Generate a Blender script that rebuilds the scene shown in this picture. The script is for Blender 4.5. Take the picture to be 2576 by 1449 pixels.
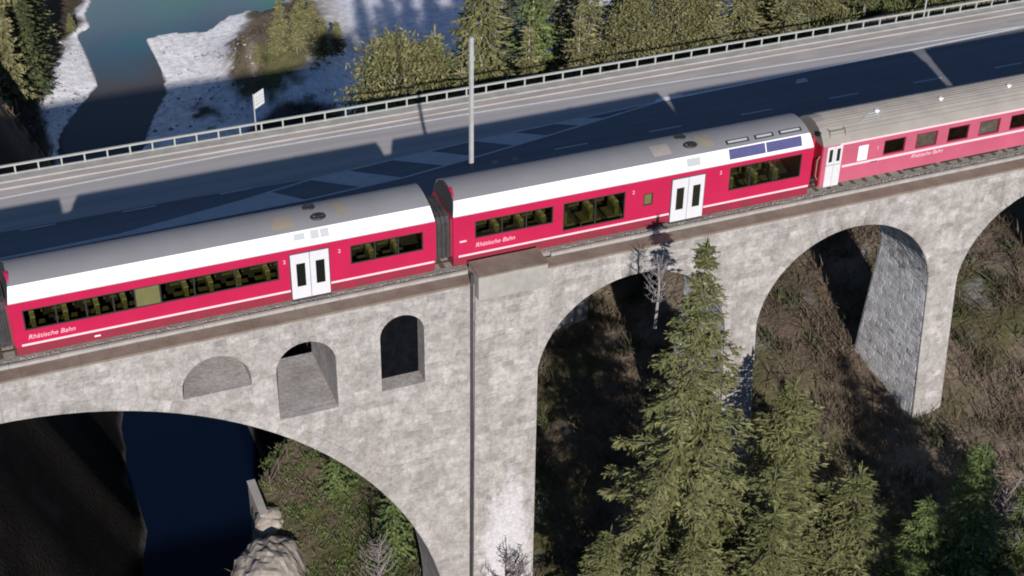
import bpy, bmesh, math, random
import numpy as np
from mathutils import Vector, Matrix
from mathutils.geometry import tessellate_polygon

random.seed(7)
RNG = np.random.default_rng(7)
SC = bpy.context.scene
COL = SC.collection
for o in list(bpy.data.objects):
    bpy.data.objects.remove(o)

# ------------------------------------------------------------------ camera
cam = bpy.data.cameras.new('camera')
cam_ob = bpy.data.objects.new('camera', cam)
COL.objects.link(cam_ob)
cr = Vector((0.929017643, -0.369762585, 0.014207398))
cu = Vector((0.197606171, 0.528209463, 0.825800560))
cf = Vector((0.312854631, 0.764375820, -0.563783279))
m = Matrix.Identity(4)
for i in range(3):
    m[i][0], m[i][1], m[i][2] = cr[i], cu[i], -cf[i]
m[0][3], m[1][3], m[2][3] = -0.8017, -57.6763, 39.9396
cam_ob.matrix_world = m
cam.sensor_width = 36.0
cam.lens = 4040.4 / 2576 * 36.0
cam.clip_start, cam.clip_end = 1.0, 3000.0
SC.camera = cam_ob

# ------------------------------------------------------------------ sky, sun, exposure
SUN_AZ = (-0.2195, -0.9756)            # horizontal direction towards the sun
SUN_EL = math.radians(25.1)
world = bpy.data.worlds.new('World')
SC.world = world
world.use_nodes = True
nt = world.node_tree
sky = nt.nodes.new('ShaderNodeTexSky')
sky.sky_type = 'NISHITA'
sky.sun_disc = False
sky.sun_elevation = SUN_EL
sky.sun_rotation = math.atan2(SUN_AZ[0], SUN_AZ[1])
sky.altitude = 900
sky.dust_density = 0.2
sky.ozone_density = 5.0
bg = nt.nodes['Background']
bg.inputs['Strength'].default_value = 0.075
nt.links.new(sky.outputs['Color'], bg.inputs['Color'])
sun = bpy.data.lights.new('sun', 'SUN')
sun.energy = 5.0
sun.angle = math.radians(0.5)
sun.color = (1.0, 0.95, 0.915)
sun_ob = bpy.data.objects.new('sun', sun)
COL.objects.link(sun_ob)
sd = Vector((SUN_AZ[0] * math.cos(SUN_EL), SUN_AZ[1] * math.cos(SUN_EL), math.sin(SUN_EL)))
sun_ob.rotation_euler = sd.to_track_quat('Z', 'Y').to_euler()
SC.view_settings.view_transform = 'Standard'
SC.view_settings.look = 'None'
SC.view_settings.exposure = 0.0
SC.view_settings.gamma = 1.0
SC.view_settings.use_curve_mapping = False
SC.cycles.use_denoising = True
SC.cycles.max_bounces = 6
SC.cycles.filter_width = 1.9

# ------------------------------------------------------------------ materials
MATS = {}


def mat(name, col, rough=0.7, metal=0.0, var=0.0, scale=3.0, bump=0.0, bscale=20.0, col2=None, spec=None, island=0.0, coat=0.0,
        detail=5.0, coord='Object', lo=0.35, hi=0.65, stretch=None):
    if name in MATS:
        return MATS[name]
    mt = bpy.data.materials.new(name)
    mt.use_nodes = True
    t = mt.node_tree
    b = t.nodes['Principled BSDF']
    b.inputs['Roughness'].default_value = rough
    b.inputs['Metallic'].default_value = metal
    if spec is not None:
        b.inputs['IOR'].default_value = spec
    b.inputs['Coat Weight'].default_value = coat
    b.inputs['Base Color'].default_value = (*col, 1)
    tc = t.nodes.new('ShaderNodeTexCoord')
    last = None
    if col2 is not None or var:
        n = t.nodes.new('ShaderNodeTexNoise')
        n.inputs['Scale'].default_value = scale
        n.inputs['Detail'].default_value = detail
        n.inputs['Roughness'].default_value = 0.62
        if stretch:
            mpg = t.nodes.new('ShaderNodeMapping')
            mpg.inputs['Scale'].default_value = stretch
            t.links.new(tc.outputs[coord], mpg.inputs['Vector'])
            t.links.new(mpg.outputs['Vector'], n.inputs['Vector'])
        else:
            t.links.new(tc.outputs[coord], n.inputs['Vector'])
        mr = t.nodes.new('ShaderNodeMapRange')
        mr.inputs['From Min'].default_value = lo
        mr.inputs['From Max'].default_value = hi
        t.links.new(n.outputs['Fac'], mr.inputs['Value'])
        mx = t.nodes.new('ShaderNodeMix')
        mx.data_type = 'RGBA'
        if col2 is None:
            mx.inputs[6].default_value = (*[c * (1 - var) for c in col], 1)
            mx.inputs[7].default_value = (*[min(1, c * (1 + var)) for c in col], 1)
        else:
            mx.inputs[6].default_value = (*col, 1)
            mx.inputs[7].default_value = (*col2, 1)
        t.links.new(mr.outputs['Result'], mx.inputs[0])
        last = mx.outputs[2]
    if island:
        g = t.nodes.new('ShaderNodeNewGeometry')
        hs = t.nodes.new('ShaderNodeHueSaturation')
        mr2 = t.nodes.new('ShaderNodeMapRange')
        mr2.inputs['To Min'].default_value = 1 - island
        mr2.inputs['To Max'].default_value = 1 + island
        t.links.new(g.outputs['Random Per Island'], mr2.inputs['Value'])
        t.links.new(mr2.outputs['Result'], hs.inputs['Value'])
        if last is None:
            hs.inputs['Color'].default_value = (*col, 1)
        else:
            t.links.new(last, hs.inputs['Color'])
        last = hs.outputs['Color']
    if last is not None:
        t.links.new(last, b.inputs['Base Color'])
    if bump:
        n2 = t.nodes.new('ShaderNodeTexNoise')
        n2.inputs['Scale'].default_value = bscale
        n2.inputs['Detail'].default_value = 6
        t.links.new(tc.outputs[coord], n2.inputs['Vector'])
        bp = t.nodes.new('ShaderNodeBump')
        bp.inputs['Strength'].default_value = bump
        bp.inputs['Distance'].default_value = 0.05
        t.links.new(n2.outputs['Fac'], bp.inputs['Height'])
        t.links.new(bp.outputs['Normal'], b.inputs['Normal'])
    MATS[name] = mt
    return mt


def attr_mat(name, attr, rough=0.95, nscale=0.9, amount=0.35, bump=0.6, bscale=3.0):
    mt = bpy.data.materials.new(name)
    mt.use_nodes = True
    t = mt.node_tree
    b = t.nodes['Principled BSDF']
    b.inputs['Roughness'].default_value = rough
    b.inputs['IOR'].default_value = 1.2
    at = t.nodes.new('ShaderNodeAttribute')
    at.attribute_name = attr
    tc = t.nodes.new('ShaderNodeTexCoord')
    n = t.nodes.new('ShaderNodeTexNoise')
    n.inputs['Scale'].default_value = nscale
    n.inputs['Detail'].default_value = 8
    n.inputs['Roughness'].default_value = 0.7
    t.links.new(tc.outputs['Object'], n.inputs['Vector'])
    mr = t.nodes.new('ShaderNodeMapRange')
    mr.inputs['From Min'].default_value = 0.3
    mr.inputs['From Max'].default_value = 0.7
    mr.inputs['To Min'].default_value = 1 - amount
    mr.inputs['To Max'].default_value = 1 + amount
    t.links.new(n.outputs['Fac'], mr.inputs['Value'])
    hs = t.nodes.new('ShaderNodeHueSaturation')
    t.links.new(at.outputs['Color'], hs.inputs['Color'])
    t.links.new(mr.outputs['Result'], hs.inputs['Value'])
    t.links.new(hs.outputs['Color'], b.inputs['Base Color'])
    n2 = t.nodes.new('ShaderNodeTexNoise')
    n2.inputs['Scale'].default_value = bscale
    n2.inputs['Detail'].default_value = 8
    t.links.new(tc.outputs['Object'], n2.inputs['Vector'])
    bp = t.nodes.new('ShaderNodeBump')
    bp.inputs['Strength'].default_value = bump
    bp.inputs['Distance'].default_value = 0.3
    t.links.new(n2.outputs['Fac'], bp.inputs['Height'])
    t.links.new(bp.outputs['Normal'], b.inputs['Normal'])
    MATS[name] = mt
    return mt


M_STONE = mat('stone', (0.31, 0.285, 0.265), 0.92, col2=(0.45, 0.425, 0.405), scale=0.8, bump=0.6, bscale=5, detail=10, spec=1.25)
M_BLOCK = mat('stone_block', (0.325, 0.300, 0.280), 0.92, col2=(0.45, 0.427, 0.407), scale=1.6, bump=0.9, bscale=8, detail=10, island=0.19, spec=1.25)
M_BLOCK_R = mat('rough_stone_block', (0.56, 0.54, 0.53), 1.0, col2=(0.84, 0.82, 0.81), scale=1.6, bump=0.45, bscale=7, detail=9, island=0.16, spec=1.02)


def bloom(mt):
    """white lime bloom with a ragged outline on the lower part of the big pier, and rusty brown runs below the coping."""
    t = mt.node_tree
    b = t.nodes['Principled BSDF']
    src = b.inputs['Base Color'].links[0].from_socket
    tc = t.nodes.new('ShaderNodeTexCoord')
    mp = t.nodes.new('ShaderNodeMapping')
    mp.vector_type = 'TEXTURE'
    mp.inputs['Location'].default_value = (21.75, -2.8, -16.8)
    mp.inputs['Scale'].default_value = (1.45, 3.0, 5.2)
    ln = t.nodes.new('ShaderNodeVectorMath')
    ln.operation = 'LENGTH'
    n = t.nodes.new('ShaderNodeTexNoise')
    n.inputs['Scale'].default_value = 1.3
    n.inputs['Detail'].default_value = 7
    n.inputs['Roughness'].default_value = 0.7
    ad = t.nodes.new('ShaderNodeMath')
    ad.operation = 'MULTIPLY_ADD'
    ad.inputs[1].default_value = 1.9
    mr = t.nodes.new('ShaderNodeMapRange')
    mr.inputs['From Min'].default_value = 2.05
    mr.inputs['From Max'].default_value = 1.65
    mx = t.nodes.new('ShaderNodeMix')
    mx.data_type = 'RGBA'
    mx.inputs[7].default_value = (0.58, 0.56, 0.565, 1)
    t.links.new(tc.outputs['Object'], mp.inputs['Vector'])
    t.links.new(mp.outputs['Vector'], ln.inputs[0])
    t.links.new(tc.outputs['Object'], n.inputs['Vector'])
    t.links.new(n.outputs['Fac'], ad.inputs[0])
    t.links.new(ln.outputs['Value'], ad.inputs[2])
    t.links.new(ad.outputs[0], mr.inputs['Value'])
    t.links.new(mr.outputs['Result'], mx.inputs[0])
    t.links.new(src, mx.inputs[6])
    # brown and grey weather streaks, stretched downwards
    mp2 = t.nodes.new('ShaderNodeMapping')
    mp2.inputs['Scale'].default_value = (0.9, 0.9, 0.16)
    n2 = t.nodes.new('ShaderNodeTexNoise')
    n2.inputs['Scale'].default_value = 1.0
    n2.inputs['Detail'].default_value = 8
    n2.inputs['Roughness'].default_value = 0.65
    mr2 = t.nodes.new('ShaderNodeMapRange')
    mr2.inputs['From Min'].default_value = 0.50
    mr2.inputs['From Max'].default_value = 0.70
    mr2.inputs['To Max'].default_value = 0.5
    mx2 = t.nodes.new('ShaderNodeMix')
    mx2.data_type = 'RGBA'
    mx2.inputs[7].default_value = (0.215, 0.188, 0.165, 1)
    t.links.new(tc.outputs['Object'], mp2.inputs['Vector'])
    t.links.new(mp2.outputs['Vector'], n2.inputs['Vector'])
    t.links.new(n2.outputs['Fac'], mr2.inputs['Value'])
    t.links.new(mr2.outputs['Result'], mx2.inputs[0])
    t.links.new(mx.outputs[2], mx2.inputs[6])
    # fine mottling of the weathered faces
    n3 = t.nodes.new('ShaderNodeTexNoise')
    n3.inputs['Scale'].default_value = 5.5
    n3.inputs['Detail'].default_value = 9
    n3.inputs['Roughness'].default_value = 0.78
    mr3 = t.nodes.new('ShaderNodeMapRange')
    mr3.inputs['From Min'].default_value = 0.32
    mr3.inputs['From Max'].default_value = 0.68
    mr3.inputs['To Min'].default_value = 0.68
    mr3.inputs['To Max'].default_value = 1.27
    hs = t.nodes.new('ShaderNodeHueSaturation')
    t.links.new(tc.outputs['Object'], n3.inputs['Vector'])
    t.links.new(n3.outputs['Fac'], mr3.inputs['Value'])
    t.links.new(mr3.outputs['Result'], hs.inputs['Value'])
    t.links.new(mx2.outputs[2], hs.inputs['Color'])
    t.links.new(hs.outputs['Color'], b.inputs['Base Color'])


bloom(M_STONE)
bloom(M_BLOCK)
M_CONC = mat('concrete', (0.36, 0.345, 0.315), 0.9, var=0.14, scale=1.2, bump=0.2)
M_COPING = mat('stained_coping', (0.185, 0.148, 0.115), 0.95, col2=(0.265, 0.222, 0.178), scale=0.8, bump=0.4, bscale=9, spec=1.2)
M_BALLAST = mat('ballast_stone', (0.31, 0.29, 0.25), 0.95, col2=(0.43, 0.41, 0.36), scale=2.2, bump=0.6, bscale=14, spec=1.2, detail=8)
M_RUST = mat('rail_steel', (0.16, 0.10, 0.07), 0.6, metal=0.5, var=0.2)
M_WOOD = mat('sleeper_timber', (0.12, 0.09, 0.07), 0.9, var=0.2)
M_RED = mat('red_paint', (0.50, 0.018, 0.074), 0.30, var=0.05, scale=0.7, coat=0.25)
M_REDDK = mat('red_skirt_paint', (0.36, 0.020, 0.058), 0.55, col2=(0.22, 0.035, 0.045), scale=1.3)
M_PINK = mat('faded_red_paint', (0.50, 0.105, 0.168), 0.45, var=0.08, scale=0.6)
M_WHITE = mat('white_paint', (0.86, 0.86, 0.86), 0.35, var=0.02, scale=0.5)
M_DOOR = mat('door_paint', (0.66, 0.66, 0.68), 0.4, var=0.03)
M_ROOF = mat('roof_paint', (0.205, 0.201, 0.211), 0.85, var=0.05, scale=0.5)
M_ROOF3 = mat('old_roof_paint', (0.30, 0.272, 0.243), 0.8, var=0.1, scale=0.8)
M_TAN = mat('roof_tan', (0.27, 0.225, 0.15), 0.85, col2=(0.20, 0.19, 0.185), scale=1.6)
M_VENT = mat('vent_grey', (0.42, 0.44, 0.45), 0.6)
M_PANEL = mat('blue_black_panel', (0.085, 0.085, 0.20), 0.3, var=0.06)
M_DARK = mat('dark_rubber', (0.045, 0.042, 0.045), 0.75, var=0.2, scale=3)
M_BLACK = mat('black_metal', (0.025, 0.024, 0.024), 0.6)
M_GLASS = mat('tinted_glass', (0.012, 0.014, 0.010), 0.04, spec=2.2)
def pane_glass(name, tint, refl=0.5):
    mt = bpy.data.materials.new(name)
    mt.use_nodes = True
    t = mt.node_tree
    t.nodes.remove(t.nodes['Principled BSDF'])
    tr = t.nodes.new('ShaderNodeBsdfTransparent')
    tr.inputs['Color'].default_value = (*tint, 1)
    gl = t.nodes.new('ShaderNodeBsdfGlossy')
    gl.inputs['Roughness'].default_value = 0.03
    fr = t.nodes.new('ShaderNodeFresnel')
    fr.inputs['IOR'].default_value = 1.7
    mx = t.nodes.new('ShaderNodeMixShader')
    t.links.new(fr.outputs[0], mx.inputs[0])
    t.links.new(tr.outputs[0], mx.inputs[1])
    t.links.new(gl.outputs[0], mx.inputs[2])
    t.links.new(mx.outputs[0], t.nodes['Material Output'].inputs['Surface'])
    MATS[name] = mt
    return mt


M_PANE = pane_glass('green_tinted_pane', (0.50, 0.52, 0.36))
M_PANE_R = pane_glass('brown_tinted_pane', (0.34, 0.22, 0.20))
M_SEAT = mat('seat_fabric', (0.16, 0.15, 0.07), 0.9, var=0.2)
M_HEAD = mat('headrest_cover', (0.55, 0.50, 0.32), 0.9, var=0.1)
M_SEATR = mat('red_seat_fabric', (0.17, 0.02, 0.025), 0.9, var=0.2)
M_INNER = mat('coach_interior', (0.075, 0.075, 0.07), 0.8, var=0.1)
M_OLIVE = mat('olive_blind', (0.16, 0.155, 0.065), 0.35, var=0.08, spec=1.6)
M_LETTER = mat('pale_lettering', (0.80, 0.55, 0.60), 0.5)
M_STRIPE = mat('pale_stripe', (0.82, 0.60, 0.64), 0.45)
M_STEEL = mat('galvanised_steel', (0.42, 0.42, 0.415), 0.55, metal=0.15, var=0.12, scale=2)
M_RAILING = mat('railing_paint', (0.40, 0.41, 0.38), 0.6, var=0.08)
M_ASPH = mat('asphalt', (0.385, 0.362, 0.355), 0.9, var=0.10, scale=1.3, stretch=(0.06, 1.0, 1.0), detail=8, bump=0.12, bscale=60, spec=1.25)
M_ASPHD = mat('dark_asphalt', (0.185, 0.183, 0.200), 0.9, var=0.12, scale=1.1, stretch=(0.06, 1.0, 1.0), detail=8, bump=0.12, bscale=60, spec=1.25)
M_ROADW = mat('road_paint', (0.72, 0.72, 0.72), 0.7, var=0.1, scale=4)
M_ROADW2 = mat('worn_road_paint', (0.50, 0.505, 0.51), 0.8, var=0.08, scale=1.5)
M_PAVE = mat('pavement', (0.40, 0.37, 0.345), 0.92, var=0.14, scale=2.0, stretch=(0.15, 1.0, 1.0), detail=8, spec=1.25)
M_BARK = mat('bark', (0.15, 0.125, 0.10), 0.95, var=0.25, scale=4)
M_PALEBARK = mat('pale_bark', (0.36, 0.33, 0.29), 0.95, var=0.2, scale=4)
M_SPRUCE = mat('spruce_needles', (0.104, 0.113, 0.040), 0.75, col2=(0.20, 0.197, 0.086), scale=0.45, island=0.3, spec=1.3)
M_SPRUCE_G = mat('green_spruce_needles', (0.075, 0.115, 0.036), 0.75, col2=(0.15, 0.185, 0.062), scale=0.4, island=0.4, spec=1.3)
M_OLIVELEAF = mat('olive_needles', (0.135, 0.14, 0.056), 0.75, col2=(0.225, 0.205, 0.10), scale=0.4, island=0.35, spec=1.3)
M_DARKLEAF = mat('dark_needles', (0.045, 0.06, 0.025), 0.75, col2=(0.09, 0.10, 0.040), scale=0.4, island=0.4, spec=1.3)
M_TWIG = mat('brown_twigs', (0.105, 0.078, 0.055), 0.95, col2=(0.168, 0.13, 0.095), scale=0.5, island=0.18, spec=1.2)
M_PALETWIG = mat('pale_twigs', (0.24, 0.225, 0.22), 0.9, var=0.2, island=0.5)
M_GREYTWIG = mat('grey_twigs', (0.20, 0.17, 0.17), 0.95, island=0.3)
M_ROCK = mat('pale_rock', (0.29, 0.243, 0.20), 0.95, col2=(0.46, 0.405, 0.355), scale=0.5, bump=0.9, bscale=2.2, detail=9, spec=1.2)
M_COBBLE = mat('grey_cobbles', (0.30, 0.285, 0.29), 0.95, var=0.3, island=0.4, scale=1)


def water_mat():
    mt = bpy.data.materials.new('lake_water')
    mt.use_nodes = True
    t = mt.node_tree
    b = t.nodes['Principled BSDF']
    b.inputs['Roughness'].default_value = 0.10
    b.inputs['IOR'].default_value = 1.33
    b.inputs['Specular IOR Level'].default_value = 0.3
    tc = t.nodes.new('ShaderNodeTexCoord')
    n = t.nodes.new('ShaderNodeTexNoise')
    n.inputs['Scale'].default_value = 0.022
    n.inputs['Detail'].default_value = 2
    t.links.new(tc.outputs['Object'], n.inputs['Vector'])
    cr_ = t.nodes.new('ShaderNodeValToRGB')
    e = cr_.color_ramp.elements
    e[0].position, e[0].color = 0.38, (0.085, 0.080, 0.082, 1)
    e[1].position, e[1].color = 0.62, (0.004, 0.17, 0.115, 1)
    k = e.new(0.5)
    k.color = (0.050, 0.115, 0.165, 1)
    # deeper (greener) away from the river mouth: driven by distance along the lake
    sp = t.nodes.new('ShaderNodeSeparateXYZ')
    t.links.new(tc.outputs['Object'], sp.inputs['Vector'])
    mr = t.nodes.new('ShaderNodeMapRange')
    mr.inputs['From Min'].default_value = 165
    mr.inputs['From Max'].default_value = 212
    mr.inputs['To Min'].default_value = -0.17
    mr.inputs['To Max'].default_value = 0.22
    t.links.new(sp.outputs['Y'], mr.inputs['Value'])
    mr3 = t.nodes.new('ShaderNodeMapRange')
    mr3.inputs['From Min'].default_value = 25
    mr3.inputs['From Max'].default_value = 60
    mr3.inputs['To Min'].default_value = -0.03
    mr3.inputs['To Max'].default_value = 0.10
    t.links.new(sp.outputs['X'], mr3.inputs['Value'])
    ad = t.nodes.new('ShaderNodeMath')
    t.links.new(n.outputs['Fac'], ad.inputs[0])
    t.links.new(mr.outputs['Result'], ad.inputs[1])
    ad2 = t.nodes.new('ShaderNodeMath')
    t.links.new(ad.outputs[0], ad2.inputs[0])
    t.links.new(mr3.outputs['Result'], ad2.inputs[1])
    t.links.new(ad2.outputs[0], cr_.inputs['Fac'])
    # shade of the narrow gorge put into the water colour as near-black navy
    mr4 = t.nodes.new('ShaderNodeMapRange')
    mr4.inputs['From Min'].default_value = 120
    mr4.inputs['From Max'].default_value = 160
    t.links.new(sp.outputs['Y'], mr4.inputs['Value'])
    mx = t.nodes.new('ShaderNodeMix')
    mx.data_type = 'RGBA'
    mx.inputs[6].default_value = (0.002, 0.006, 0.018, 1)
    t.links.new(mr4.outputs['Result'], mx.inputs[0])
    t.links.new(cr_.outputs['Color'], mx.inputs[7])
    t.links.new(mx.outputs[2], b.inputs['Base Color'])
    n2 = t.nodes.new('ShaderNodeTexNoise')
    n2.inputs['Scale'].default_value = 0.8
    n2.inputs['Detail'].default_value = 4
    t.links.new(tc.outputs['Object'], n2.inputs['Vector'])
    bp = t.nodes.new('ShaderNodeBump')
    bp.inputs['Strength'].default_value = 0.08
    t.links.new(n2.outputs['Fac'], bp.inputs['Height'])
    t.links.new(bp.outputs['Normal'], b.inputs['Normal'])
    return mt


M_WATER = water_mat()


# ------------------------------------------------------------------ object helpers
def tag(o, label=None, cat=None, group=None, kind=None):
    if label:
        o['label'] = label
    if cat:
        o['category'] = cat
    if group:
        o['group'] = group
    if kind:
        o['kind'] = kind
    return o


def link(name, me, parent=None, loc=None):
    o = bpy.data.objects.new(name, me)
    COL.objects.link(o)
    if parent is not None:
        o.parent = parent
    if loc is not None:
        o.location = loc
    return o


def thing(name, label, cat, loc=(0, 0, 0), rz=0.0, group=None):
    o = link(name, None)
    o.location = loc
    o.rotation_euler = (0, 0, rz)
    o.empty_display_size = 0.3
    return tag(o, label, cat, group)


def np_mesh(name, verts, faces, mats, smooth=False, midx=None):
    """verts (N,3), faces: (M,k) array or list of lists."""
    me = bpy.data.meshes.new(name)
    verts = np.asarray(verts, dtype=np.float32)
    if isinstance(faces, np.ndarray):
        k = faces.shape[1]
        me.vertices.add(len(verts))
        me.vertices.foreach_set('co', verts.ravel())
        me.loops.add(faces.size)
        me.loops.foreach_set('vertex_index', faces.ravel().astype(np.int32))
        me.polygons.add(len(faces))
        me.polygons.foreach_set('loop_start', np.arange(0, faces.size, k, dtype=np.int32))
        me.update(calc_edges=True)
    else:
        me.from_pydata(verts.tolist(), [], faces)
        me.update()
    for mm in (mats if isinstance(mats, (list, tuple)) else [mats]):
        me.materials.append(mm)
    if midx is not None:
        me.polygons.foreach_set('material_index', np.asarray(midx, dtype=np.int32))
    if smooth:
        me.polygons.foreach_set('use_smooth', np.ones(len(me.polygons), dtype=bool))
    return me


class MB:
    def __init__(self):
        self.v, self.f = [], []

    def add(self, vs, fs):
        n = len(self.v)
        self.v += [tuple(p) for p in vs]
        self.f += [[i + n for i in q] for q in fs]
        return self

    def box(self, x0, x1, y0, y1, z0, z1):
        vs = [(x, y, z) for z in (z0, z1) for y in (y0, y1) for x in (x0, x1)]
        return self.add(vs, [(0, 2, 3, 1), (4, 5, 7, 6), (0, 1, 5, 4), (2, 6, 7, 3), (0, 4, 6, 2), (1, 3, 7, 5)])

    def tube(self, pts, r, n=6, r1=None):
        pts = [Vector(p) for p in pts]
        r1 = r if r1 is None else r1
        rings = []
        for i, p in enumerate(pts):
            d = (pts[min(i + 1, len(pts) - 1)] - pts[max(i - 1, 0)]).normalized()
            a = d.cross(Vector((0.31, 0.77, 0.55))).normalized()
            b = d.cross(a)
            rr = r + (r1 - r) * i / max(1, len(pts) - 1)
            rings.append([p + (a * math.cos(2 * math.pi * k / n) + b * math.sin(2 * math.pi * k / n)) * rr for k in range(n)])
        vs = [q for R in rings for q in R]
        fs = []
        for i in range(len(rings) - 1):
            for k in range(n):
                fs.append((i * n + k, i * n + (k + 1) % n, (i + 1) * n + (k + 1) % n, (i + 1) * n + k))
        fs.append(tuple(range(n))[::-1])
        fs.append(tuple(range((len(rings) - 1) * n, len(rings) * n)))
        return self.add(vs, fs)

    def prism(self, poly, x0, x1):
        """poly: list of (y,z) extruded along x."""
        n = len(poly)
        vs = [(x0, y, z) for y, z in poly] + [(x1, y, z) for y, z in poly]
        fs = [(i, (i + 1) % n, n + (i + 1) % n, n + i) for i in range(n)] + [tuple(range(n))[::-1], tuple(range(n, 2 * n))]
        return self.add(vs, fs)

    def prism_ch(self, poly, x0, x1, zc=2.79, k=0.20):
        """prism whose ends lean inwards above zc."""
        n = len(poly)
        d = [max(0, z - zc) * k for y, z in poly]
        vs = [(x0 + e, y, z) for (y, z), e in zip(poly, d)] + [(x1 - e, y, z) for (y, z), e in zip(poly, d)]
        fs = [(i, (i + 1) % n, n + (i + 1) % n, n + i) for i in range(n)] + [tuple(range(n))[::-1], tuple(range(n, 2 * n))]
        return self.add(vs, fs)

    def strip(self, prof, x0, x1):
        n = len(prof)
        vs = [(x0, y, z) for y, z in prof] + [(x1, y, z) for y, z in prof]
        return self.add(vs, [(i, n + i, n + i + 1, i + 1) for i in range(n - 1)])

    def flat(self, pts, z, th=0.004):
        """a thin sheet on a horizontal plane from an (x,y) polygon."""
        n = len(pts)
        vs = [(x, y, z) for x, y in pts] + [(x, y, z - th) for x, y in pts]
        fs = [tuple(range(n)), tuple(range(n, 2 * n))[::-1]] + [(i, n + i, n + (i + 1) % n, (i + 1) % n) for i in range(n)]
        return self.add(vs, fs)

    def build(self, name, m, parent=None, smooth=False, loc=None):
        me = np_mesh(name, self.v, self.f, m, smooth)
        bm = bmesh.new()
        bm.from_mesh(me)
        bmesh.ops.recalc_face_normals(bm, faces=bm.faces)
        bm.to_mesh(me)
        bm.free()
        return link(name, me, parent, loc)


def copy_tree(o, parent=None):
    c = o.copy()
    COL.objects.link(c)
    if parent is not None:
        c.parent = parent
    for ch in list(o.children):
        copy_tree(ch, c)
    return c


def text_part(name, body, size, m, parent, loc, shear=0.0, rot=None, extrude=0.003):
    cu_ = bpy.data.curves.new(name, 'FONT')
    cu_.body = body
    cu_.size = size
    cu_.shear = shear
    cu_.extrude = extrude
    tmp = bpy.data.objects.new(name + '_tmp', cu_)
    COL.objects.link(tmp)
    dg = bpy.context.evaluated_depsgraph_get()
    me = bpy.data.meshes.new_from_object(tmp.evaluated_get(dg))
    bpy.data.objects.remove(tmp)
    bpy.data.curves.remove(cu_)
    me.materials.clear()
    me.materials.append(m)
    o = link(name, me, parent)
    o.location = loc
    o.rotation_euler = rot or (math.radians(90), 0, 0)
    return o


def smooth_noise(x, y, seed=0, octaves=4, scale=10.0):
    """fractal value noise in about -1..1 for numpy arrays."""
    r = np.random.default_rng(seed)
    tab = r.random((256, 256)) * 2 - 1
    out = np.zeros_like(x, dtype=float)
    amp, tot = 1.0, 0.0
    for k in range(octaves):
        u, v = x / scale + 13.7 * k, y / scale + 7.1 * k
        iu, iv = np.floor(u).astype(int), np.floor(v).astype(int)
        fu, fv = u - iu, v - iv
        fu, fv = fu * fu * (3 - 2 * fu), fv * fv * (3 - 2 * fv)
        g = lambda a, b: tab[a % 256, b % 256]
        n = (g(iu, iv) * (1 - fu) + g(iu + 1, iv) * fu) * (1 - fv) + (g(iu, iv + 1) * (1 - fu) + g(iu + 1, iv + 1) * fu) * fv
        out += amp * n
        tot += amp
        amp *= 0.5
        scale *= 0.5
    return out / tot


# ------------------------------------------------------------------ terrain and water
WZ = -75.0


def pl(y, pts):
    a = np.array(pts, float)
    return np.interp(y, a[:, 0], a[:, 1])


RIM = [(-260, -95), (-140, -60), (-100, -42), (-60, -16), (-40, -2), (-15, 6), (0, 8.5), (9, 9.6), (13, 11.8), (16.5, 12.7), (18.5, 15.2), (24, 18.5), (30, 21.5), (60, 27), (100, 27), (140, 25.5)]
SHR = [(-260, -104), (-140, -68), (-100, -50), (-60, -23), (-40, -8), (0, 5.5), (15, 10.5), (20, 14.2), (30, 20), (60, 25.4), (100, 25.2), (130, 23.6), (143.8, 23.6), (151, 26.8), (154.7, 27.5), (158.4, 29.3), (166, 33.0), (169, 33.4),
       (175, 33.7), (187, 33.9), (230, 34)]
TOP = [(33.7, 186.2), (38.2, 186.7), (43.8, 185.2), (48.1, 189.6), (52.5, 190.8), (53.8, 188.7), (57.0, 190.3), (58.9, 193.1), (80, 198), (140, 205), (300, 230)]
SHL = [(-260, -124), (-140, -86), (-100, -66), (-60, -36), (-40, -22), (0, -7), (30, 4), (63.5, 9.7), (75.8, 10.6), (87, 11.9), (130, 13), (150.7, 14.8), (153.5, 14.6), (158, 15.6), (162.6, 17.9), (168.8, 21.4),
       (171.6, 23.3), (175.8, 23.7), (182.5, 23.7), (190.7, 23.4), (194, 26), (199, 25.9), (204, 28), (240, 32), (400, 40)]


def sstep(t):
    t = np.clip(t, 0, 1)
    return t * t * (3 - 2 * t)


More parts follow.
